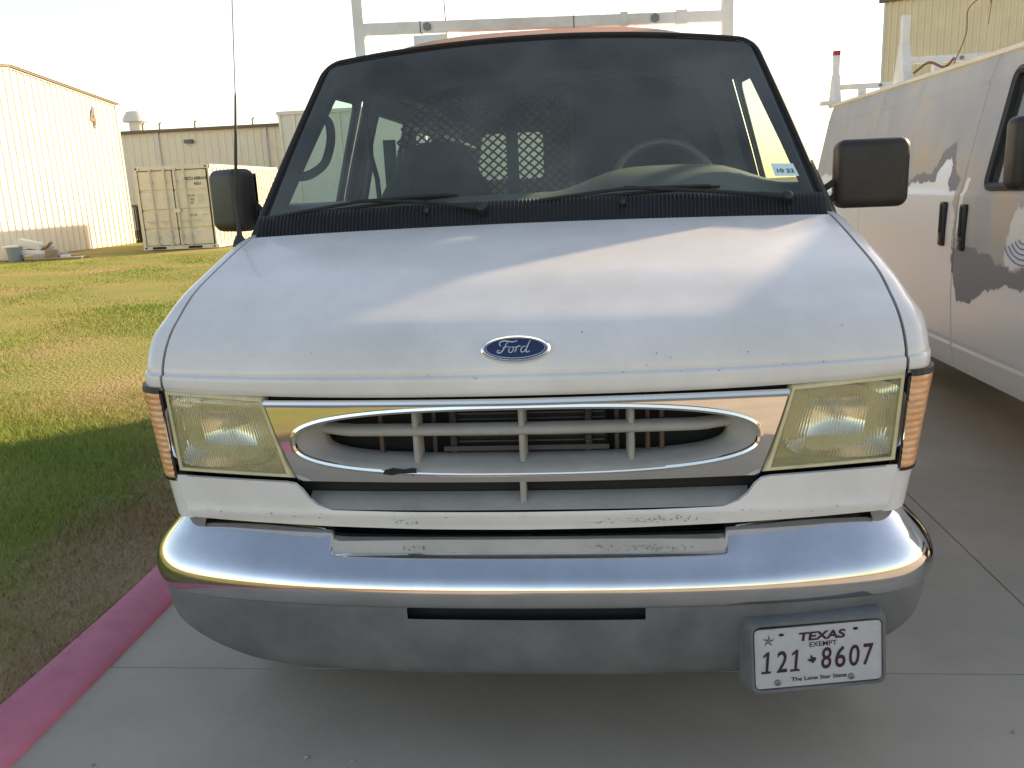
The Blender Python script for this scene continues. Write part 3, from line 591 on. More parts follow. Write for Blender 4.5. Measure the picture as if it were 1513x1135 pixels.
wiper((-.172, .045), (-.38, .092), (-.610, .128), (-.985, .085), (-.27, .145))
wiper((.868, .055), (.62, .090), (.325, .128), (-.04, .083), (.66, .140))
# ---- pillars, sides, doors, roof, rear
WIN_F = [(1.16, 1.41), (1.545, 1.865), (1.95, 1.875), (1.97, 1.41)]
for sx in (-1, 1):
    P = []
    for v in fr(.0, 1, 14):
        a = ws(sx * 1.0, v, 0); z = a.z; b = Vector((sx * sideX(z), a.y + .065, z)); P.append([a + Vector((sx * .001, .002, 0)), (a + b) / 2 + Vector((sx * .008, -.012, 0)), b, Vector((sx * (sideX(z) - .05), b.y + .06, z)), a + Vector((-sx * .03, .06, 0))])
    pil = MB().grid(P, cv=True).build('windshield_pillar', 'black', VAN, True, 50)
    fnS = lambda y, z, sx=sx: Vector((sx * sideX(z), y, z)); fnI = lambda y, z, sx=sx: Vector((sx * (sideX(z) - .045), y, z)); zc = (.5, .55, .65, .8, 1.0, 1.25, 1.3, 1.36, 1.45, 1.6, 1.75, 1.9)
    dout = [(.995, .45), (.995, 1.34), (1.0, 1.372), (1.475, 1.95), (2.06, 1.95), (2.07, 1.36), (2.07, .45)]; wf = rpoly(WIN_F, .05)
    door = panel('front_door', dout, [wf], fnS, 'paint', VAN, vc=zc); panel('door_trim', dout, [wf], fnI, 'trim', door, vc=zc)
    panel('window_glass', [((y - 1.6) * 1.01 + 1.6, (z - 1.65) * 1.01 + 1.65) for y, z in wf], [], lambda y, z, sx=sx: Vector((sx * (sideX(z) - .02), y, z)), 'sglass', door, vc=zc)
    MB().tube([Vector((sx * (sideX(z) - .004), y, z)) for y, z in wf], .012, 6, closed=True).build('window_seal', 'seal', door, True)
    rbox('door_handle', (sx * 1.012, 1.93, 1.15), (.03, .15, .05), .012, 'black', door)
    hs = [rpoly([(2.24, 1.42), (2.24, 1.86), (3.02, 1.86), (3.02, 1.42)], .06), rpoly([(3.20, 1.42), (3.20, 1.86), (3.95, 1.86), (3.95, 1.42)], .06)] if sx < 0 else []
    so = [(2.08, .45), (2.08, 1.95), (4.98, 1.95), (5.015, 1.5), (5.02, .50), (4.5, .46)] + [(4.05 + .42 * math.cos(a), .40 + .42 * math.sin(a)) for a in fr(.14, math.pi - .14, 14)] + [(3.6, .45)]
    side = panel('body_side', so, hs, fnS, 'paint', VAN, vc=zc); panel('side_trim', so, hs, fnI, 'cargo', side, vc=zc)
    for h in hs:
        panel('window_glass', h, [], lambda y, z, sx=sx: Vector((sx * (sideX(z) - .02), y, z)), 'sglass', side, vc=zc); MB().tube([Vector((sx * (sideX(z) - .004), y, z)) for y, z in h], .012, 6, closed=True).build('window_seal', 'seal', side, True)
    MB().grid([[(sx * .93, y, z) for z in (.40, .47)] for y in (1.0, 3.62)]).build('rocker', 'under', side)
RX = fr(-1, 1, 31)
def roof_pt(u, y):
    e = abs(u); k = sm((y - 1.36) / .46); x = u * (.785 + .004 * k); return Vector((x, y + .05 * u * u * (1 - sm((y - 1.38) / .5)), 1.955 + (.045 + .098 * k) * (1 - e ** (2 + 1.6 * k))))
roof = MB().grid([[roof_pt(u, y) + Vector((0, 0, -.006 if y < 1.389 else 0)) for u in RX] for y in [1.388, 1.392, 1.40] + fr(1.45, 5.0, 28)]).build('roof', 'roofp', VAN, True)
MB().grid([[roof_pt(u * .96, y) + Vector((0, 0, -.05)) for u in RX] for y in fr(1.42, 4.98, 20)]).build('headliner', 'headliner', roof, True)
for sx in (-1, 1): MB().tube([roof_pt(sx * 1.0, y) + Vector((sx * .008, 0, -.004)) for y in fr(1.45, 4.98, 24)], .010, 6).build('drip_rail', 'paint', roof, True)
ro = [(-1.0, .5), (-1.0, 1.25), (-.785, 1.955), (-.5, 2.04), (0, 2.085), (.5, 2.04), (.785, 1.955), (1.0, 1.25), (1.0, .5)]
rw = [rpoly([(s_ * .15, 1.55), (s_ * .68, 1.55), (s_ * .62, 1.90), (s_ * .15, 1.90)], .05) for s_ in (-1, 1)]
rear = panel('rear_door', ro, rw, lambda x, z: Vector((x, 5.02, z)), 'paint', VAN); panel('rear_trim', [(x * .96, z) for x, z in ro], rw, lambda x, z: Vector((x, 4.97, z)), 'cargo', rear)
for h in rw: panel('window_glass', h, [], lambda x, z: Vector((x, 4.995, z)), 'sglass', rear)
fl = MB().box((-.93, .95, .66), (.93, 4.96, .70)).build('floor', 'trim', VAN); MB().box((-.80, .35, .36), (.80, 4.95, .655)).build('chassis', 'under', VAN)
fwl = MB().grid([[(x, .93, z) for x in (-.93, .93)] for z in (.66, 1.37)]).build('firewall', 'trim', VAN)
# wheels
def wheel(parent, x, y, r, name='wheel', w=.22):
    sx = 1 if x > parent.location.x else -1
    wr = bpy.data.objects.new(name, None); COL.objects.link(wr); wr.parent = parent
    prof = [(-.5, .60), (-.5, .85), (-.42, .97), (-.2, 1.0), (.2, 1.0), (.42, .97), (.5, .85), (.5, .60)]
    MB().grid([[Vector((x + a * w, y + b * r * math.cos(t), r + b * r * math.sin(t))) for a, b in prof] for t in fr(0, 2 * math.pi, 33)[:-1]], cu=True).build('tyre', 'tyre', wr, True)
    rp = [(.5, .60), (.42, .55), (.25, .5), (.30, .25), (.38, .2), (.38, .01)]
    MB().grid([[Vector((x + sx * a * w, y + b * r * math.cos(t), r + b * r * math.sin(t))) for a, b in rp] for t in fr(0, 2 * math.pi, 33)[:-1]], cu=True).build('rim', 'rim', wr, True)
for x in (-.84, .84):
    for y in (.80, 4.05): wheel(VAN, x, y, .365)
# ---- mirrors
def mirror(sx, c, rz, size):
    m_ = bpy.data.objects.new('side_mirror', None); COL.objects.link(m_); m_.parent = VAN; R_ = Matrix.Rotation(rz, 3, 'Z')
    rbox('mirror_housing', c, size, .034, 'mirror_black', m_, R_, 5)
    g = MB(); hx, hz = size[0] * .42, size[2] * .42; g.grid([[Vector(c) + R_ @ Vector((a, size[1] / 2 + .003, b)) for a in (-hx, hx)] for b in (-hz, hz)]); g.build('mirror_glass', 'silver', m_)
    for dz in (-.05, .0): MB().tube([Vector((sx * .955, 1.17, 1.42 + dz)), Vector((sx * .985, 1.16, 1.44 + dz)), Vector(c) + Vector((-sx * size[0] * .40, 0, dz - .01))], .011, 8).build('mirror_arm', 'rubber', m_, True)
mirror(-1, (-1.108, 1.21, 1.482), -.62, (.185, .10, .222)); mirror(1, (1.128, 1.18, 1.478), -.10, (.236, .10, .226))
# ---- antenna on the fender
an = MB(); an.tube([(-.958, .862, 1.335), (-.958, .862, 1.352), (-.957, .862, 1.372), (-.9555, .862, 1.40), (-.953, .862, 1.50), (-.918, .862, 1.80), (-.917, .862, 1.815), (-.875, .862, 2.30)], [.026, .022, .010, .0075, .0065, .0035, .0016, .0014], 8); an.build('antenna', 'black', VAN, True)
# ---- roof rack
for k, (y, zz) in enumerate(((1.90, 2.142),)):
    rk = bpy.data.objects.new('roof_rack', None); COL.objects.link(rk); rk.parent = VAN
    for sx in (-1, 1):
        x = sx * .762; MB().box((x - .022, y - .022, 1.99), (x + .022, y + .022, 2.50 if k == 0 else 2.17)).build('rack_post', 'rackw', rk); MB().box((sx * .762 - .03, y - .05, 1.965), (sx * .762 + .03, y + .05, 1.992)).build('rack_foot', 'rackw', rk)
        if sx < 0: MB().box((sx * .52 - .012, y - .012, 2.0), (sx * .40 + .012, y + .012, zz - .02)).build('rack_foot', 'rackw', rk)
        MB().tube([(sx * .47, y - .030, zz - sx * .011), (sx * .47, y - .018, zz - sx * .011)], .018, 6).build('bolt', 'bolt', rk)
    tl = .018 if k == 0 else 0; cbm = MB().box((-.74, y - .02, zz - .021), (.74, y + .02, zz + .021)); cbm.v = [(a, b, c - tl * a / .74) for a, b, c in cbm.v]; cbm.build('rack_crossbar', 'rackw', rk)
    for x in (-.50, .14): MB().box((x - .002, y - .0215, zz - .0225 - tl * x / .74), (x + .002, y + .0215, zz + .0225 - tl * x / .74)).build('crossbar_joint', 'rust', rk)
    MB().box((.33, y - .024, zz - .034), (.36, y + .024, zz + .020)).build('rack_clamp', 'rackw', rk); MB().box((.555, y - .024, zz - .040), (.60, y + .024, zz + .014)).build('rack_clamp', 'rackw', rk)
for x, y, h, r in ((-.44, 2.2, .62, .0028), (-.15, 3.0, .6, .0012), (.30, 2.8, .6, .0012), (.36, 3.3, .6, .0014)):
    MB().tube([(x, y, 2.06), (x, y, 2.10), (x + .004, y, 2.12), (x - .01, y, 2.06 + h)], [.018, .012, r * 1.4, r], 8).build('whip_antenna', 'wire', VAN, True)
# ---- interior
D = []
for x in fr(-.90, .90, 37):
    hump = .075 * math.exp(-((x - .46) / .30) ** 4); D.append([Vector((x, .94 + .05 * (x / .9) ** 2, 1.385)), Vector((x, 1.0 + .05 * (x / .9) ** 2, 1.425 + hump * .2)), Vector((x, 1.12, 1.452 + hump * .65)), Vector((x, 1.24, 1.462 + hump)), Vector((x, 1.28, 1.455 + hump)), Vector((x, 1.29, 1.42 + hump * .8)), Vector((x, 1.22, 1.25)), Vector((x, 1.2, .9)), Vector((x, 1.15, .7))])
dash = MB().grid(D).build('dashboard', 'dash', VAN, True, 60)
sw = MB(); C0 = Vector((.46, 1.43, 1.455)); a1 = Vector((1, 0, 0)); a2 = Vector((0, .42, .90)).normalized(); a3 = a1.cross(a2)
sw.tube([C0 + a1 * .19 * math.cos(t) + a2 * .19 * math.sin(t) for t in fr(0, 2 * math.pi, 41)[:-1]], .015, 8, closed=True); swo = sw.build('steering_wheel', 'wheelgrey', VAN, True)
MB().tube([C0 - a1 * .18, C0, C0 + a1 * .18], [.014, .05, .014], 8).build('wheel_spoke', 'trim', swo, True); MB().tube([C0, C0 + a3 * .0 + Vector((0, -.25, -.12))], .035, 8).build('steering_column', 'trim', swo, True)
for x in (-.46, .46):
    se = bpy.data.objects.new('seat', None); COL.objects.link(se); se.parent = VAN; rot = Matrix.Rotation(math.radians(-10), 3, 'X')
    B_ = []
    for z, hw, th in ((1.0, .25, .09), (1.2, .26, .085), (1.38, .255, .075), (1.48, .235, .065), (1.555, .19, .055), (1.62, .155, .05), (1.665, .12, .04), (1.685, .06, .02)):
        yb = 1.72 + (z - 1.0) * .17; B_.append([Vector((x + hw * math.copysign(abs(math.cos(t)) ** .6, math.cos(t)), yb + th * math.copysign(abs(math.sin(t)) ** .7, math.sin(t)), z)) for t in fr(0, 2 * math.pi, 29)[:-1]])
    m_ = MB().grid(B_, cv=True); m_.f.append(tuple(len(m_.v) - 28 + k for k in range(28))); m_.build('seat_back', 'seat', se, True, 70)
    rbox('seat_cushion', (x, 1.50, 1.0), (.52, .52, .16), .05, 'seat', se); MB().box((x - .2, 1.3, .70), (x + .2, 1.72, .93)).build('seat_base', 'trim', se)
# grab handle on the passenger pillar, seat belt
gh = [Vector((-.865, 1.13, 1.555)), Vector((-.82, 1.17, 1.555)), Vector((-.79, 1.20, 1.57)), Vector((-.765, 1.24, 1.60)), Vector((-.755, 1.29, 1.66)), Vector((-.755, 1.315, 1.71)), Vector((-.765, 1.325, 1.75)), Vector((-.79, 1.315, 1.765)), Vector((-.825, 1.31, 1.765))]
MB().tube([Vector(p) for p in spline([tuple(p) for p in gh], 4)], .016, 8).build('grab_handle', 'trim', VAN, True)
blt = MB(); blt.tube([(-.80, 2.03, 1.76), (-.79, 2.0, 1.70), (-.78, 1.97, 1.62), (-.86, 1.98, 1.30)], [.02, .024, .018, .016], 6); blt.tube([(-.80, 2.03, 1.70), (-.76, 1.99, 1.55), (-.74, 1.95, 1.30)], .012, 5); blt.build('seat_belt', 'trim', VAN, True)
# partition behind the seats: frame, solid panel behind the driver, diamond mesh
PY = 2.60; pt = bpy.data.objects.new('partition', None); COL.objects.link(pt); pt.parent = VAN
for x0, x1, z0, z1 in ((-.86, -.80, .7, 1.75), (-.225, -.165, .7, 2.0), (.12, .18, .7, 2.0), (.80, .86, .7, 1.75)): MB().box((x0, PY - .015, z0), (x1, PY + .015, z1)).build('frame_post', 'mesh', pt)
for z in (1.08, 1.965): MB().box((-.80 if z < 1.5 else -.66, PY - .012, z - .02), (.80 if z < 1.5 else .66, PY + .012, z + .02)).build('frame_rail', 'mesh', pt)
MB().box((.18, PY - .004, .7), (.84, PY + .004, 1.96)).build('solid_panel', 'trim', pt); MB().box((-.80, PY - .004, .7), (.12, PY + .004, 1.10)).build('lower_panel', 'trim', pt)
ms = MB(); sp_x, sp_z, hw_ = .052, .058, .0048
def inside(x, z): return -.80 < x < .12 and 1.10 < z < 1.955 - max(0, (-x - .62)) * 1.1
nx, nz = 24, 22
for i in range(-1, nx):
    for j in range(nz):
        x0 = -.84 + i * sp_x; z0 = 1.08 + j * sp_z * .75
        for (xa, za), (xb, zb) in (((x0, z0), (x0 + sp_x / 2, z0 + sp_z * .375)), ((x0 + sp_x / 2, z0 + sp_z * .375), (x0 + sp_x, z0)), ((x0, z0), (x0 + sp_x / 2, z0 - sp_z * .375)), ((x0 + sp_x / 2, z0 - sp_z * .375), (x0 + sp_x, z0))):
            if inside(xa, za) and inside(xb, zb):
                d = Vector((xb - xa, 0, zb - za)).normalized(); n_ = Vector((-d.z, 0, d.x)) * hw_; a, b = Vector((xa, PY, za)), Vector((xb, PY, zb)); e_ = Vector((0, .004, 0))
                ms.add([a - n_ - e_, b - n_ - e_, b + n_ - e_, a + n_ - e_, a - n_ + e_, b - n_ + e_, b + n_ + e_, a + n_ + e_], [(0, 1, 2, 3), (7, 6, 5, 4), (0, 4, 5, 1), (3, 2, 6, 7)])
tag(ms.build('diamond_mesh', 'mesh', pt, normals=False), kind='stuff')
# shelving bars and cargo rails inside, seen through the mesh
for z, y0 in ((1.93, 2.4), (1.80, 2.6)): MB().box((-.72, y0, z - .008), (-.66, 4.9, z + .008)).build('cargo_rail', 'rod', VAN)
for y in (2.6, 3.1, 3.6, 4.1, 4.6): MB().tube([roof_pt(u, y) + Vector((0, 0, -.075)) for u in fr(-.9, .9, 15)], .018, 6).build('roof_rib', 'rod', VAN, True)

# ================================================================== SECOND VAN (right)
RV = thing('parked_van', (3.2, 3.2, 0), 'grey primer patched white cargo van with peeling paint and dark door handles', 'van')
def rvX(z): return interp(z, [.3, .42, .55, .8, 1.15, 1.34, 1.36, 1.6, 1.9, 2.0, 2.06], [.94, .975, 1.0, 1.018, 1.02, 1.012, 1.0, .955, .895, .87, .845])
def inpoly(x, y, P):
    r = False; j = len(P) - 1
    for i in range(len(P)):
        if (P[i][1] > y) != (P[j][1] > y) and x < (P[j][0] - P[i][0]) * (y - P[i][1]) / (P[j][1] - P[i][1]) + P[i][0]: r = not r
        j = i
    return r
PR = [(6.4, 1.46), (5.2, 1.47), (4.6, 1.44), (4.2, 1.40), (3.83, 1.355), (3.67, 1.405), (3.44, 1.436), (3.35, 1.518), (3.28, 1.516), (3.224, 1.348), (3.11, 1.331), (3.07, 1.2), (3.05, 1.05), (3.04, .93), (2.99, .784), (2.84, .767), (2.73, .818), (2.59, .888), (2.38, .912), (2.1, .96), (1.7, .93), (1.3, 1.1), (1.0, 1.4), (1.0, 2.3), (6.4, 2.3)]
DK = [(3.07, 1.03), (3.04, .93), (2.99, .784), (2.84, .767), (2.73, .818), (2.59, .888), (2.38, .912), (2.1, .96), (1.7, .95), (1.7, 1.02), (2.30, 1.01), (2.5, 1.02), (2.66, 1.06), (2.80, 1.10), (2.93, 1.08)]
DKB = [(3.83, 1.355), (3.67, 1.405), (3.44, 1.436), (3.35, 1.518), (3.28, 1.516), (3.224, 1.348), (3.11, 1.331), (3.09, 1.42), (3.22, 1.50), (3.26, 1.60), (3.38, 1.60), (3.47, 1.51), (3.68, 1.47), (3.85, 1.40)]
DEC = [(2.47, 1.03), (2.43, 1.15), (2.39, 1.2), (2.36, 1.29), (2.2, 1.33), (1.9, 1.34), (1.75, 1.2), (1.8, 1.05), (2.2, 1.02)]
WHT = [(3.02, 1.10), (3.03, 1.25), (2.99, 1.43), (2.955, 1.43), (2.985, 1.25)]
WIN = [(1.75, 1.39), (2.745, 1.38), (2.745, 1.94), (2.15, 1.94)]
gy = fr(.80, 6.36, 557); gz = fr(.38, 2.06, 177)
from mathutils import noise as mn
def jit(y, z): return .05 * mn.noise((y * 6, z * 6, 1.3)) + .025 * mn.noise((y * 16, z * 16, 4.1)) + .008 * mn.noise((y * 45, z * 45, 7.7))
def jit0(y, z): return .018 * math.sin(y * 41 + z * 23) + .012 * math.sin(y * 97 - z * 71) + .008 * math.sin(y * 173 + z * 201)
V_, Wt = [], []
for y in gy:
    for z in gz:
        back = max(0, y - 6.05) / .31; x = rvX(z) - .22 * back ** 2.2
        if abs(y - 3.03) < .006 or abs(y - 4.72) < .006 or abs(y - 1.62) < .006: x -= .012
        if abs(z - 1.925) < .010 and 2.0 < y < 6.1 and not (abs(y - 4.72) < .03): x += .006
        if abs(z - 1.965) < .02 and abs(y - 4.72) < .02: x -= .004
        if z < .52: x += .006
        V_.append((3.2 - x, y, z))
        yy, zz = y + jit(y, z), z + jit(z * 1.3, y)
        pr = inpoly(yy, zz, PR) and not inpoly(yy, zz, DEC) and not inpoly(y + .3 * jit(y, z), z, WHT); dk = pr and (inpoly(yy, zz, DK) or inpoly(yy, zz, DKB)); Wt.append((1.0 if pr else 0, .9 if dk else 0, 0, 1))
F_ = []; m_ = len(gz)
for i in range(len(gy) - 1):
    for j in range(m_ - 1):
        cy_, cz_ = (gy[i] + gy[i + 1]) / 2, (gz[j] + gz[j + 1]) / 2
        if inpoly(cy_, cz_, WIN) or (cy_ - 1.35) ** 2 + (cz_ - .38) ** 2 < .42 ** 2 or (cy_ - 4.75) ** 2 + (cz_ - .38) ** 2 < .42 ** 2: continue
        F_.append((i * m_ + j, (i + 1) * m_ + j, (i + 1) * m_ + j + 1, i * m_ + j + 1))
me = bpy.data.meshes.new('side_panel'); me.from_pydata(V_, [], F_); ca = me.color_attributes.new('wear', 'FLOAT_COLOR', 'POINT'); ca.data.foreach_set('color', np.array(Wt, np.float32).ravel())
rside = tag(link('side_panel', me, 'worn', RV, True, 50), 'worn side with grey primer patches over white paint')
wp = rpoly(WIN, .05); MB().tube([(3.2 - rvX(z) - .002, y, z) for y, z in wp], .022, 6, closed=True).build('window_seal', 'seal', rside, True)
panel('window_glass', wp, [], lambda y, z: Vector((3.2 - rvX(z) + .012, y, z)), 'dglass', rside)
for y, z in ((3.185, 1.178), (2.925, 1.170)):
    h = rbox('door_handle', (3.2 - rvX(1.17) - .006, y, z), (.026, .066, .245), .012, 'black', rside); rbox('handle_grip', (3.2 - rvX(1.17) - .016, y, z + .03), (.016, .036, .16), .007, 'gap', h); MB().tube([(3.2 - rvX(1.17) - .02, y, z - .085), (3.2 - rvX(1.17) - .024, y, z - .085)], .013, 12).build('key_lock', 'bolt', h)
dc = MB()
for k in range(5):
    r = .05 + .035 * k; dc.grid([[Vector((3.2 - rvX(1.15) - .003, 2.28 + a_ * (r + d_) , 1.16 + b_ * (r + d_) * .7)) for d_ in (-.005, .005)] for a_, b_ in [(math.cos(t), math.sin(t)) for t in fr(-2.6, -.5, 12)]])
dc.build('decal', 'blueink', rside)
# remaining body
rt_ = MB(); RU = fr(-1, 1, 25); rt_.grid([[Vector((3.2 + u * .845, y - .12 * (abs(u) ** 4) * sm((y - 5.9) / .45), 2.06 + .14 * (1 - abs(u) ** 2.6) - .35 * sm((y - 5.75) / .6) * 0)) for u in RU] for y in [1.95, 2.1] + fr(2.3, 6.32, 20)]); rt_.build('roof', 'paint', RV, True)
MB().tube([(3.2 - .852, y, 2.058) for y in fr(1.95, 6.2, 30)], .016, 6).build('drip_rail', 'cont', RV, True)
MB().grid([[Vector((3.2 + rvX(z), y, z)) for z in gz[::8]] for y in (.8, 3, 6.34)]).build('side_panel', 'paint', RV, True)
MB().grid([[Vector((3.2 + u * (rvX(z) - .10), 6.35 + .03 * (1 - u * u), z)) for u in fr(-1, 1, 13)] for z in gz[::8]]).build('rear_door', 'paint', RV, True)
pf = [(.95, .50), (.62, .55), (.58, .78), (.64, 1.02), (.80, 1.10), (1.35, 1.28)]
def rvfront(P, name, m): return MB().grid([[Vector((3.2 + u * rvX(z) * .985, y + .25 * abs(u) ** 4 * (1 if y < 1 else .4), z)) for u in fr(-1, 1, 25)] for y, z in P]).build(name, m, RV, True, 50)
rvfront(pf[2:], 'hood', 'paint'); rvfront([(.60, .52), (.55, .55), (.54, .68), (.60, .72)], 'front_bumper', 'chrome'); rvfront([(1.35, 1.28), (1.65, 1.66), (1.95, 2.06)], 'windshield', 'dglass')
panel('front_pillar', [(.80, .9), (.80, 1.12), (1.36, 1.30), (1.96, 2.06), (2.1, 2.06), (1.75, 1.39), (1.5, .9)], [], lambda y, z: Vector((3.2 - rvX(z) + .004, y, z)), 'paint', RV, vc=(1.2, 1.34, 1.36, 1.6, 1.9))
for x in (3.2 - .86, 3.2 + .86):
    for y in (1.35, 4.75): wheel(RV, x, y, .37)
MB().box((2.4, .9, .36), (4.0, 6.28, .60)).build('chassis', 'under', RV); MB().box((2.35, 1.5, .60), (4.05, 5.9, 1.2)).build('cabin_floor', 'trim', RV); MB().box((2.36, 2.95, 1.2), (4.04, 3.0, 2.03)).build('partition', 'trim', RV)
rmi = rbox('side_mirror', (2.03, 1.98, 1.53), (.20, .10, .30), .035, 'mirror_black', RV, Matrix.Rotation(.25, 3, 'Z'), 4); MB().tube([(2.18, 1.98, 1.46), (2.08, 1.98, 1.48)], .02, 8).build('mirror_arm', 'rubber', rmi)
# its ladder rack
for k, y in enumerate((2.72, 4.60, 6.25)):
    rk = bpy.data.objects.new('roof_rack', None); COL.objects.link(rk); rk.parent = RV
    for x, sg in ((2.40, 1), (4.0, -1)):
        MB().box((x - .025, y - .025, 2.10), (x + .025, y + .025, 2.52)).build('rack_post', 'rackw', rk)
        m_ = MB(); m_.add([(x - .028, y - .11, 2.075), (x - .028, y + .11, 2.075), (x - .028, y + .03, 2.33), (x - .028, y - .03, 2.33), (x + .028, y - .11, 2.075), (x + .028, y + .11, 2.075), (x + .028, y + .03, 2.33), (x + .028, y - .03, 2.33)], [(0, 1, 2, 3), (7, 6, 5, 4), (0, 3, 7, 4), (1, 5, 6, 2), (2, 6, 7, 3), (0, 4, 5, 1)]); m_.build('rack_foot', 'rackw', rk)
        if k == 2 and sg == 1: MB().box((x - .027, y - .027, 2.49), (x + .027, y + .027, 2.53)).build('red_cap', 'red', rk)
    MB().box((2.425, y - .02, 2.20), (3.975, y + .02, 2.245)).build('rack_crossbar', 'rackw', rk); MB().box((2.60, y - .025, 2.13), (2.66, y + .025, 2.20)).build('rack_clamp', 'rackw', rk)
    MB().tube([(2.78, y - .024, 2.222), (2.78, y - .03, 2.222)], .014, 8).build('bolt', 'bolt', rk)
MB().box((2.28, 6.20, 2.075), (2.42, 6.30, 2.11)).build('rack_plate', 'rackw', RV)
wr_ = MB(); wr_.tube([Vector(p) for p in spline([(2.44, 4.5, 2.13), (2.46, 4.3, 2.17), (2.5, 4.15, 2.12), (2.52, 4.05, 2.16)], 5)], .009, 6); wr_.tube([Vector(p) for p in spline([(2.50, 4.0, 2.12), (2.52, 3.9, 2.28), (2.53, 3.92, 2.42), (2.55, 3.8, 2.47), (2.56, 3.72, 2.48), (2.57, 3.7, 2.40)], 5)], .0035, 5); wr_.tube([Vector(p) for p in spline([(2.57, 3.72, 2.30), (2.57, 3.68, 2.55), (2.57, 3.66, 2.68), (2.58, 3.60, 2.71)], 5)], .003, 5); wr_.build('tie_wire', 'rust', RV, True)

# ================================================================== BACKGROUND
def ribbed(p0, p1, z0, ztop, pitch, depth, nrm, name, m, parent, major=True):
    """steel wall sheet with raised ribs, from p0 to p1 (ground plan); ztop(t) gives the top edge"""
    p0, p1 = Vector((*p0, 0)), Vector((*p1, 0)); L_ = (p1 - p0).length; d = (p1 - p0) / L_; n = Vector((*nrm, 0)); P = []; s_ = 0
    while s_ < L_:
        for a, h in ((0, 0), (.62, 0), (.70, depth), (.90, depth), (.98, 0)):
            t = min(s_ + a * pitch, L_); b = p0 + d * t + n * h; zt = ztop(t / L_); P.append([b + Vector((0, 0, z0)), b + Vector((0, 0, zt))])
        s_ += pitch
    return MB().grid(P).build(name, m, parent)
# left cream building, gable end facing the vans
BX, BY, PKY = -17.55, 30.3, 24.35; LB = thing('metal_building', (BX - 8, PKY, 0), 'cream ribbed steel shed with brown roof trim and a number 4', 'building')
gt = lambda y: 5.80 - .098 * abs(y - PKY)
ribbed((BX, BY), (BX, PKY * 2 - BY), .03, lambda t: gt(BY + (2 * PKY - 2 * BY) * t), .33, .035, (1, 0), 'gable_wall', 'cream', LB)
MB().grid([[(BX - 20, BY, z), (BX, BY, z)] for z in (.03, gt(BY))]).build('side_wall', 'cream', LB)
rfm = MB()
for s_ in (-1, 1): rfm.grid([[(x, PKY, gt(PKY) + .10), (x, PKY + s_ * (BY - PKY + .25), gt(BY) + .06)] for x in (BX - 20, BX + .12)])
rfm.build('roof', 'pale', LB)
for k, (dz, th, dx, mm) in enumerate(((.02, .05, .09, 'fascia'), (.085, .045, .12, 'pale'), (-.03, .03, .05, 'pale'))):
    t_ = MB()
    for s_ in (-1, 1):
        a = Vector((BX + dx, PKY, gt(PKY) + dz)); b = Vector((BX + dx, PKY + s_ * (BY - PKY + .25), gt(BY) + dz - .04)); t_.grid([[a, b], [a + Vector((0, 0, th)), b + Vector((0, 0, th))], [a + Vector((-.3, 0, th)), b + Vector((-.3, 0, th))]])
    t_.build('rake_trim', mm, LB)
MB().box((BX - .05, BY - .06, .03), (BX + .045, BY + .03, gt(BY))).build('corner_trim', 'cream', LB)
text('building_number', '4', .42, .75, lambda a, b: Vector((BX + .06, 28.6 + a, 4.65 + b)), 'fascia', LB, bold=.02)
# long tan building behind
LG = thing('long_building', (-12, 46, 0), 'long low tan steel building with dark eave behind the shipping container', 'building')
ribbed((-46, 46), (4.0, 46), 0, lambda t: 5.42, .42, .03, (0, -1), 'front_wall', 'tan', LG)
MB().box((-46, 45.75, 5.42), (4.1, 46.2, 5.58)).build('eave_gutter', 'fascia', LG); MB().grid([[(x, 46, 5.56), (x, 60, 6.6)] for x in (-46, 4.1)]).build('roof', 'pale', LG); MB().grid([[(4, 46, z), (4, 60, z)] for z in (0, 5.5)]).build('side_wall', 'tan', LG)
for x in (-23.9, -17.6, -11, -5): MB().box((x - .06, 45.86, 0), (x + .06, 45.95, 5.42)).build('downspout', 'pale', LG)
MB().box((-22.3, 45.7, 4.75), (-21.85, 45.95, 4.95)).build('wall_light', 'lamp', LG)
MB().box((-25.0, 45.9, 0), (-23.95 - .2, 45.96, 2.9)).build('door', 'door_red', LG)
vt = MB().tube([(-25.6, 47, 5.6), (-25.6, 47, 6.15), (-25.6, 47, 6.16), (-25.6, 47, 6.55), (-25.6, 47, 6.56), (-25.6, 47, 6.72)], [.42, .42, .75, .62, .55, .5], 20); vt.build('roof_vent', 'pale', LG, True, 40)
for x in (-24.0, -21.9, -25.0, -18.5): MB().tube([(x, 46.5, 5.55), (x, 46.5, 5.95), (x + .12, 46.5, 6.0)], .05, 8).build('vent_pipe', 'lamp', LG)
# pale taller block
PB = thing('equipment_block', (-15, 44, 0), 'taller pale panelled block standing against the long tan building', 'building')
MB().box((-15.75, 43.0, 0), (-8, 45.7, 5.72)).build('wall', 'pale', PB); MB().box((-15.8, 42.9, 5.72), (-7.95, 45.7, 5.90)).build('cap', 'pale', PB)
for x in (-15.65, -14.9, -12.5): MB().box((x - .05, 42.93, 0), (x + .05, 43.0, 5.72)).build('panel_post', 'tan', PB)
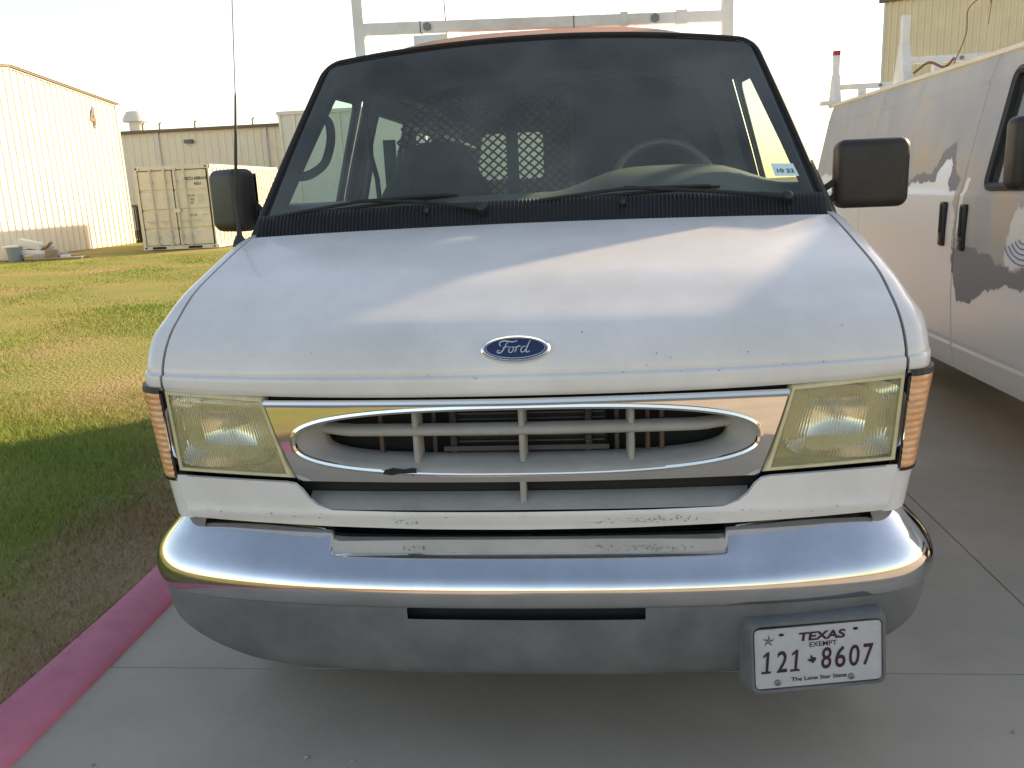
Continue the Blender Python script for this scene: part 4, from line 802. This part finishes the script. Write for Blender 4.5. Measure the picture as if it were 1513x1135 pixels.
# right tall building
RB = thing('tall_building', (28, 45, 0), 'tall ochre ribbed steel building rising behind the patched van', 'building')
RA = Matrix.Rotation(math.radians(-20), 3, 'Z'); rbp = lambda a, b, z=0: Vector((15.35, 45, z)) + RA @ Vector((a, b, 0))
rp2 = lambda a, b: tuple(rbp(a, b)[:2])
ribbed(rp2(0, 0), rp2(30, 0), 0, lambda t: 9.75, .3048, .09, tuple((RA @ Vector((0, -1, 0)))[:2]), 'front_wall', 'tanr', RB); MB().grid([[rbp(0, 0, z), rbp(0, 25, z)] for z in (0, 9.75)]).build('side_wall', 'tanr', RB)
MB().box((-.3, -.2, -.12), (30, .2, .12), RA, (15.35, 45, 9.83)).build('eave_gutter', 'fascia', RB); MB().box((-.06, -.07, 0), (.05, .02, 9.7), RA, (15.35, 45, 0)).build('corner_trim', 'pale', RB); MB().grid([[rbp(x, 0, 9.9), rbp(x, 25, 12)] for x in (-.1, 30)]).build('roof', 'pale', RB)
# shipping container
CX0, CX1, CY0, CY1, CH = -13.90, -11.46, 24.2, 30.26, 2.63; CT = thing('shipping_container', ((CX0 + CX1) / 2, 27.2, .04), 'cream steel shipping container with double doors and lock rods', 'container')
z0 = .06
for x in (CX0, CX1):
    for y in (CY0, CY1): MB().box((x - .05 if x > -12 else x, y if y < 25 else y - .1, z0), (x if x > -12 else x + .05 + .05, y + .1 if y < 25 else y, CH)).build('corner_post', 'cont', CT)
for x in (CX0 + .09, CX1 - .09):
    for z in (z0 + .06, CH - .06): MB().box((x - .09, CY0 - .012, z - .06), (x + .09, CY0 + .08, z + .06)).build('corner_casting', 'cont', CT); MB().box((x - .03, CY0 - .016, z - .025), (x + .03, CY0 - .011, z + .025)).build('casting_hole', 'gap', CT)
MB().box((CX0 + .1, CY0 + .02, CH - .12), (CX1 - .1, CY0 + .09, CH - .005)).build('header', 'cont', CT); MB().box((CX0 + .1, CY0 + .0, z0), (CX1 - .1, CY0 + .09, z0 + .12)).build('sill', 'cont', CT)
MB().box((CX0 + .3, CY0 - .008, z0 + .02), (CX0 + .75, CY0 + .002, z0 + .09)).build('fork_pocket', 'gap', CT); MB().box((CX1 - .95, CY0 - .008, z0 + .02), (CX1 - .5, CY0 + .002, z0 + .09)).build('fork_pocket', 'gap', CT)
cxm = (CX0 + CX1) / 2
for k, (a, b) in enumerate(((CX0 + .11, cxm - .012), (cxm + .012, CX1 - .11))):
    P = []
    for z, dy in ((z0 + .14, 0), (.66, 0), (.68, .03), (.72, .03), (.74, 0), (1.24, 0), (1.26, .03), (1.30, .03), (1.32, 0), (1.84, 0), (1.86, .03), (1.90, .03), (1.92, 0), (CH - .14, 0)): P.append([(a, CY0 + .03 + dy, z), (b, CY0 + .03 + dy, z)])
    d_ = MB().grid(P).build('door', 'cont', CT)
    sl = MB(); 
    for x in (a - .012, b): sl.box((x, CY0 + .022, z0 + .13), (x + .014, CY0 + .045, CH - .13))
    sl.box((a, CY0 + .022, CH - .145), (b, CY0 + .045, CH - .13)); sl.box((a, CY0 + .022, z0 + .125), (b, CY0 + .045, z0 + .14)); sl.build('door_seal', 'contrub', d_)
    for x in ((a + .42, a + .88) if k == 0 else (a + .10, a + .40)):
        r_ = MB().tube([(x, CY0 - .012, z0 + .10), (x, CY0 - .012, CH - .08)], .02, 8).build('lock_rod', 'rod', d_, True)
        for z in (z0 + .15, .45, 2.15, CH - .12): MB().box((x - .045, CY0 - .03, z - .03), (x + .045, CY0 + .03, z + .03)).build('rod_bracket', 'rod', r_)
        MB().box((x - .02 if k else x - .30, CY0 - .045, .93), (x + .30 if k else x + .02, CY0 - .025, .965)).build('lock_handle', 'rod', r_)
MB().box((cxm - .06, CY0 - .05, 1.20), (cxm + .16, CY0 + .0, 1.32)).build('lock_box', 'cont', CT)
tf = lambda cx, cz: (lambda a, b: Vector((cx + a, CY0 + .022, cz + b)))
text('lettering', 'MXCU 430014 0', .74, .10, tf(CX1 - .48, 2.22), 'contrub', CT, bold=.02); text('lettering', '42G1', .24, .09, tf(CX1 - .42, 2.06), 'contrub', CT, bold=.02)
for s_, z, w_ in (('M.G.W.', 1.70, .22), ('TARE', 1.58, .16), ('NET', 1.47, .13), ('CU.CAP.', 1.10, .26)): text('lettering', s_, w_, .07, tf(CX1 - .66, z), 'contrub', CT)
for z in (1.71, 1.66, 1.60, 1.54, 1.48): MB().box((CX1 - .46, CY0 + .020, z - .014), (CX1 - .24, CY0 + .024, z + .014)).build('data_line', 'rod', CT)
MB().box((CX1 - .40, CY0 + .020, 1.085), (CX1 - .20, CY0 + .024, 1.115)).build('data_line', 'rod', CT)
for x, z, ww in ((CX0 + .95, .55, .34), (cxm + .55, .55, .36), (CX0 + .35, .55, .2), (CX0 + .36, 1.62, .12), (CX0 + .93, 1.62, .2)): MB().box((x - ww / 2, CY0 + .021, z - .06), (x + ww / 2, CY0 + .026, z + .06)).build('label_plate', 'pale', CT)
for x, sg in ((CX1, 1), (CX0, -1)):
    ribbed((x, CY0 + .1), (x, CY1 - .1), z0 + .12, lambda t: CH - .1, .28, -.036, (sg, 0), 'side_panel', 'cont', CT); MB().box((x - .04, CY0 + .1, CH - .1), (x + .003, CY1 - .1, CH)).build('top_rail', 'cont', CT); MB().box((x - .04, CY0 + .1, z0), (x + .003, CY1 - .1, z0 + .12)).build('bottom_rail', 'cont', CT)
MB().box((CX0 + .02, CY0 + .09, CH - .04), (CX1 - .02, CY1, CH - .01)).build('roof', 'cont', CT); MB().box((CX0 + .02, CY1 - .06, z0 + .1), (CX1 - .02, CY1 - .02, CH - .04)).build('end_wall', 'cont', CT)
# condenser unit by the shed corner
AC = thing('condenser_unit', (-17.2, 31.50, .03), 'dark green slatted air conditioning condenser beside the cream shed corner', 'air conditioner')
MB().box((-17.78, 31.15, .10), (-16.72, 32.05, 1.40)).build('core', 'acd', AC); MB().box((-17.86, 31.06, 1.40), (-16.64, 32.14, 1.50)).build('top', 'ac', AC); MB().box((-17.86, 31.06, .03), (-16.64, 32.14, .10)).build('base', 'ac', AC)
MB().tube([(-17.2, 31.60, 1.50), (-17.2, 31.60, 1.56)], [.42, .38], 20).build('fan_guard', 'acd', AC)
for k in range(12): MB().box((-17.83 + k * .105, 31.10, .10), (-17.80 + k * .105, 31.15, 1.40)).build('slat', 'ac', AC)
for k in range(10): MB().box((-16.72, 31.15 + k * .1, .10), (-16.67, 31.18 + k * .1, 1.40)).build('slat', 'ac', AC)
# rubbish pile in front of the shed
def junk(name, lo, size, rz, ry, m, label, cat):
    o = rbox(name, (0, 0, 0), size, min(size) * .12, m, None, None, 2); o.location = lo; o.rotation_euler = (0, ry, rz); return tag(o, label, cat)
junk('concrete_block', (-15.60, 21.55, .13), (.40, .20, .20), .2, 0, 'block', 'grey concrete block lying on grass beside a dark plank', 'block')
junk('concrete_block', (-15.30, 22.0, .13), (.40, .20, .20), 1.0, 0, 'block', 'grey concrete block at the edge of the rubbish pile beyond the sack', 'block')
junk('concrete_block', (-15.75, 22.05, .34), (.40, .20, .20), .5, .15, 'block', 'grey concrete block tilted on top of the rubbish pile', 'block')
junk('concrete_block', (-15.85, 22.0, .13), (.45, .28, .20), -.3, 0, 'block', 'grey concrete block carrying the tilted block in the rubbish pile', 'block')
junk('white_sack', (-16.0, 21.75, .50), (.60, .40, .22), .4, .3, 'bag', 'plump white sack slumped over the top of the rubbish pile', 'sack')
junk('foam_sheet', (-15.9, 21.75, .27), (.8, .5, .14), .1, .1, 'bag', 'white foam sheet under the sack in the rubbish pile', 'sheet')
junk('cardboard_box', (-15.30, 21.6, .20), (.34, .30, .28), .5, .05, 'wood', 'brown box beside the rubbish pile in front of the shed', 'box')
junk('plank', (-15.1, 21.35, .09), (1.5, .14, .05), .35, .02, 'wood', 'long brown plank lying on grass in front of the rubbish pile', 'plank')
junk('plank', (-15.0, 22.2, .10), (1.2, .12, .05), -.4, .05, 'wood', 'short brown plank leaning on a block at the pile back', 'plank')
bk_ = MB(); bk_.tube([(-16.32, 21.42, .04), (-16.32, 21.42, .06), (-16.32, 21.42, .44), (-16.32, 21.42, .46)], [.16, .17, .20, .21], 20); bk_.build('body', 'bucket', BK := thing('bucket', (-16.32, 21.42, .04), 'blue grey plastic bucket standing beside the rubbish pile', 'bucket'), True, 40)
MB().tube([(-16.32 + .215 * math.cos(t), 21.42 + .215 * math.sin(t), .44) for t in fr(0, 2 * math.pi, 25)[:-1]], .014, 6, closed=True).build('bucket_rim', 'bucket', BK, True)

for k, (x, y, z, sz, rz, ry, m, nm, lb, ct) in enumerate((
    (-16.05, 22.3, .30, (.9, .3, .06), .9, .35, 'pale', 'metal_sheet', 'bent pale metal sheet leaning against the rubbish pile', 'metal sheet'),
    (-15.55, 21.75, .40, (.7, .10, .05), -.5, -.4, 'wood', 'plank', 'brown plank tilted across the top of the rubbish pile', 'plank'),
    (-15.05, 21.8, .10, (.30, .22, .12), .8, 0, 'bag', 'foam_block', 'small white foam block at the end of the rubbish pile', 'foam'),
    (-14.75, 21.9, .08, (.5, .08, .04), .2, 0, 'pale', 'metal_strip', 'pale metal strip lying on grass past the rubbish pile', 'metal strip'),
    (-16.7, 21.9, .26, (.5, .4, .44), .3, 0, 'pale', 'plastic_crate', 'pale crate behind the blue grey bucket', 'crate'))): junk(nm, (x, y, z), sz, rz, ry, m, lb, ct)
pb = ((-.62, .10, .008), (-.49, .09, .006), (.05, -.30, .005), (.32, -.42, .005), (1.28, .25, .006), (-1.20, .05, .005), (-.95, -.30, .006), (1.85, .6, .007))
for k, (x, y, r) in enumerate(pb):
    bm = bmesh.new(); bmesh.ops.create_icosphere(bm, subdivisions=1, radius=r)
    for v in bm.verts: v.co = v.co * random.uniform(.7, 1.2); v.co.z *= .6
    me = bpy.data.meshes.new('pebble'); bm.to_mesh(me); bm.free(); o = link('pebble', me, 'block' if k < 2 else 'wood'); o.location = (x, y, r * .45); tag(o, 'tiny pale pebble on the concrete below the bumper' if k < 2 else 'tiny brown pebble lying on the bare concrete', 'pebble', 'pale pebbles' if k < 2 else 'brown pebbles')
ch = MB()
def chip(x, z, r, yfn):
    n = random.randint(5, 7); P = [(x + r * random.uniform(.5, 1.2) * math.cos(2 * math.pi * k / n) * 1.5, z + r * random.uniform(.5, 1.1) * math.sin(2 * math.pi * k / n)) for k in range(n)]
    ch.add([Vector((a, yfn(a, b), b)) for a, b in P], [tuple(range(n))])
for x0, x1, n in ((-.34, -.26, 22), (.17, .45, 70), (-.85, .85, 26)):
    for k in range(n): chip(random.gauss((x0 + x1) / 2, (x1 - x0) / 4) if n != 26 else random.uniform(x0, x1), random.uniform(.672, .688) if n != 26 else random.uniform(.69, .704), random.uniform(.0006, .0022), lambda a, b: lowY(a, b) - .0012)
tag(ch.build('paint_chip', 'bolt', MB_low, normals=False), kind='stuff')

hs_ = MB()
for k in range(46):
    p = HP[random.randrange(12, len(HP) - 3)]; x = random.uniform(-.86, .86); r = random.uniform(.0006, .0021) ; c = hood_pt(p, x)
    i0 = min(range(len(HP)), key=lambda i: abs(HP[i][0] - p[0]) + abs(HP[i][1] - p[1])); d_ = (hood_pt(HP[i0 + 1], x) - c).normalized(); n_ = Vector((1, 0, 0)).cross(d_).normalized()
    if n_.z < 0: n_ = -n_
    hs_.add([c + n_ * .0012 + Vector((1, 0, 0)) * r * random.uniform(.6, 1.3) * math.cos(t) + d_ * r * random.uniform(.6, 1.6) * math.sin(t) for t in fr(0, 2 * math.pi, 7)[:-1]], [tuple(range(6))])
tag(hs_.build('paint_speck', 'bolt', hood, normals=False), kind='stuff')
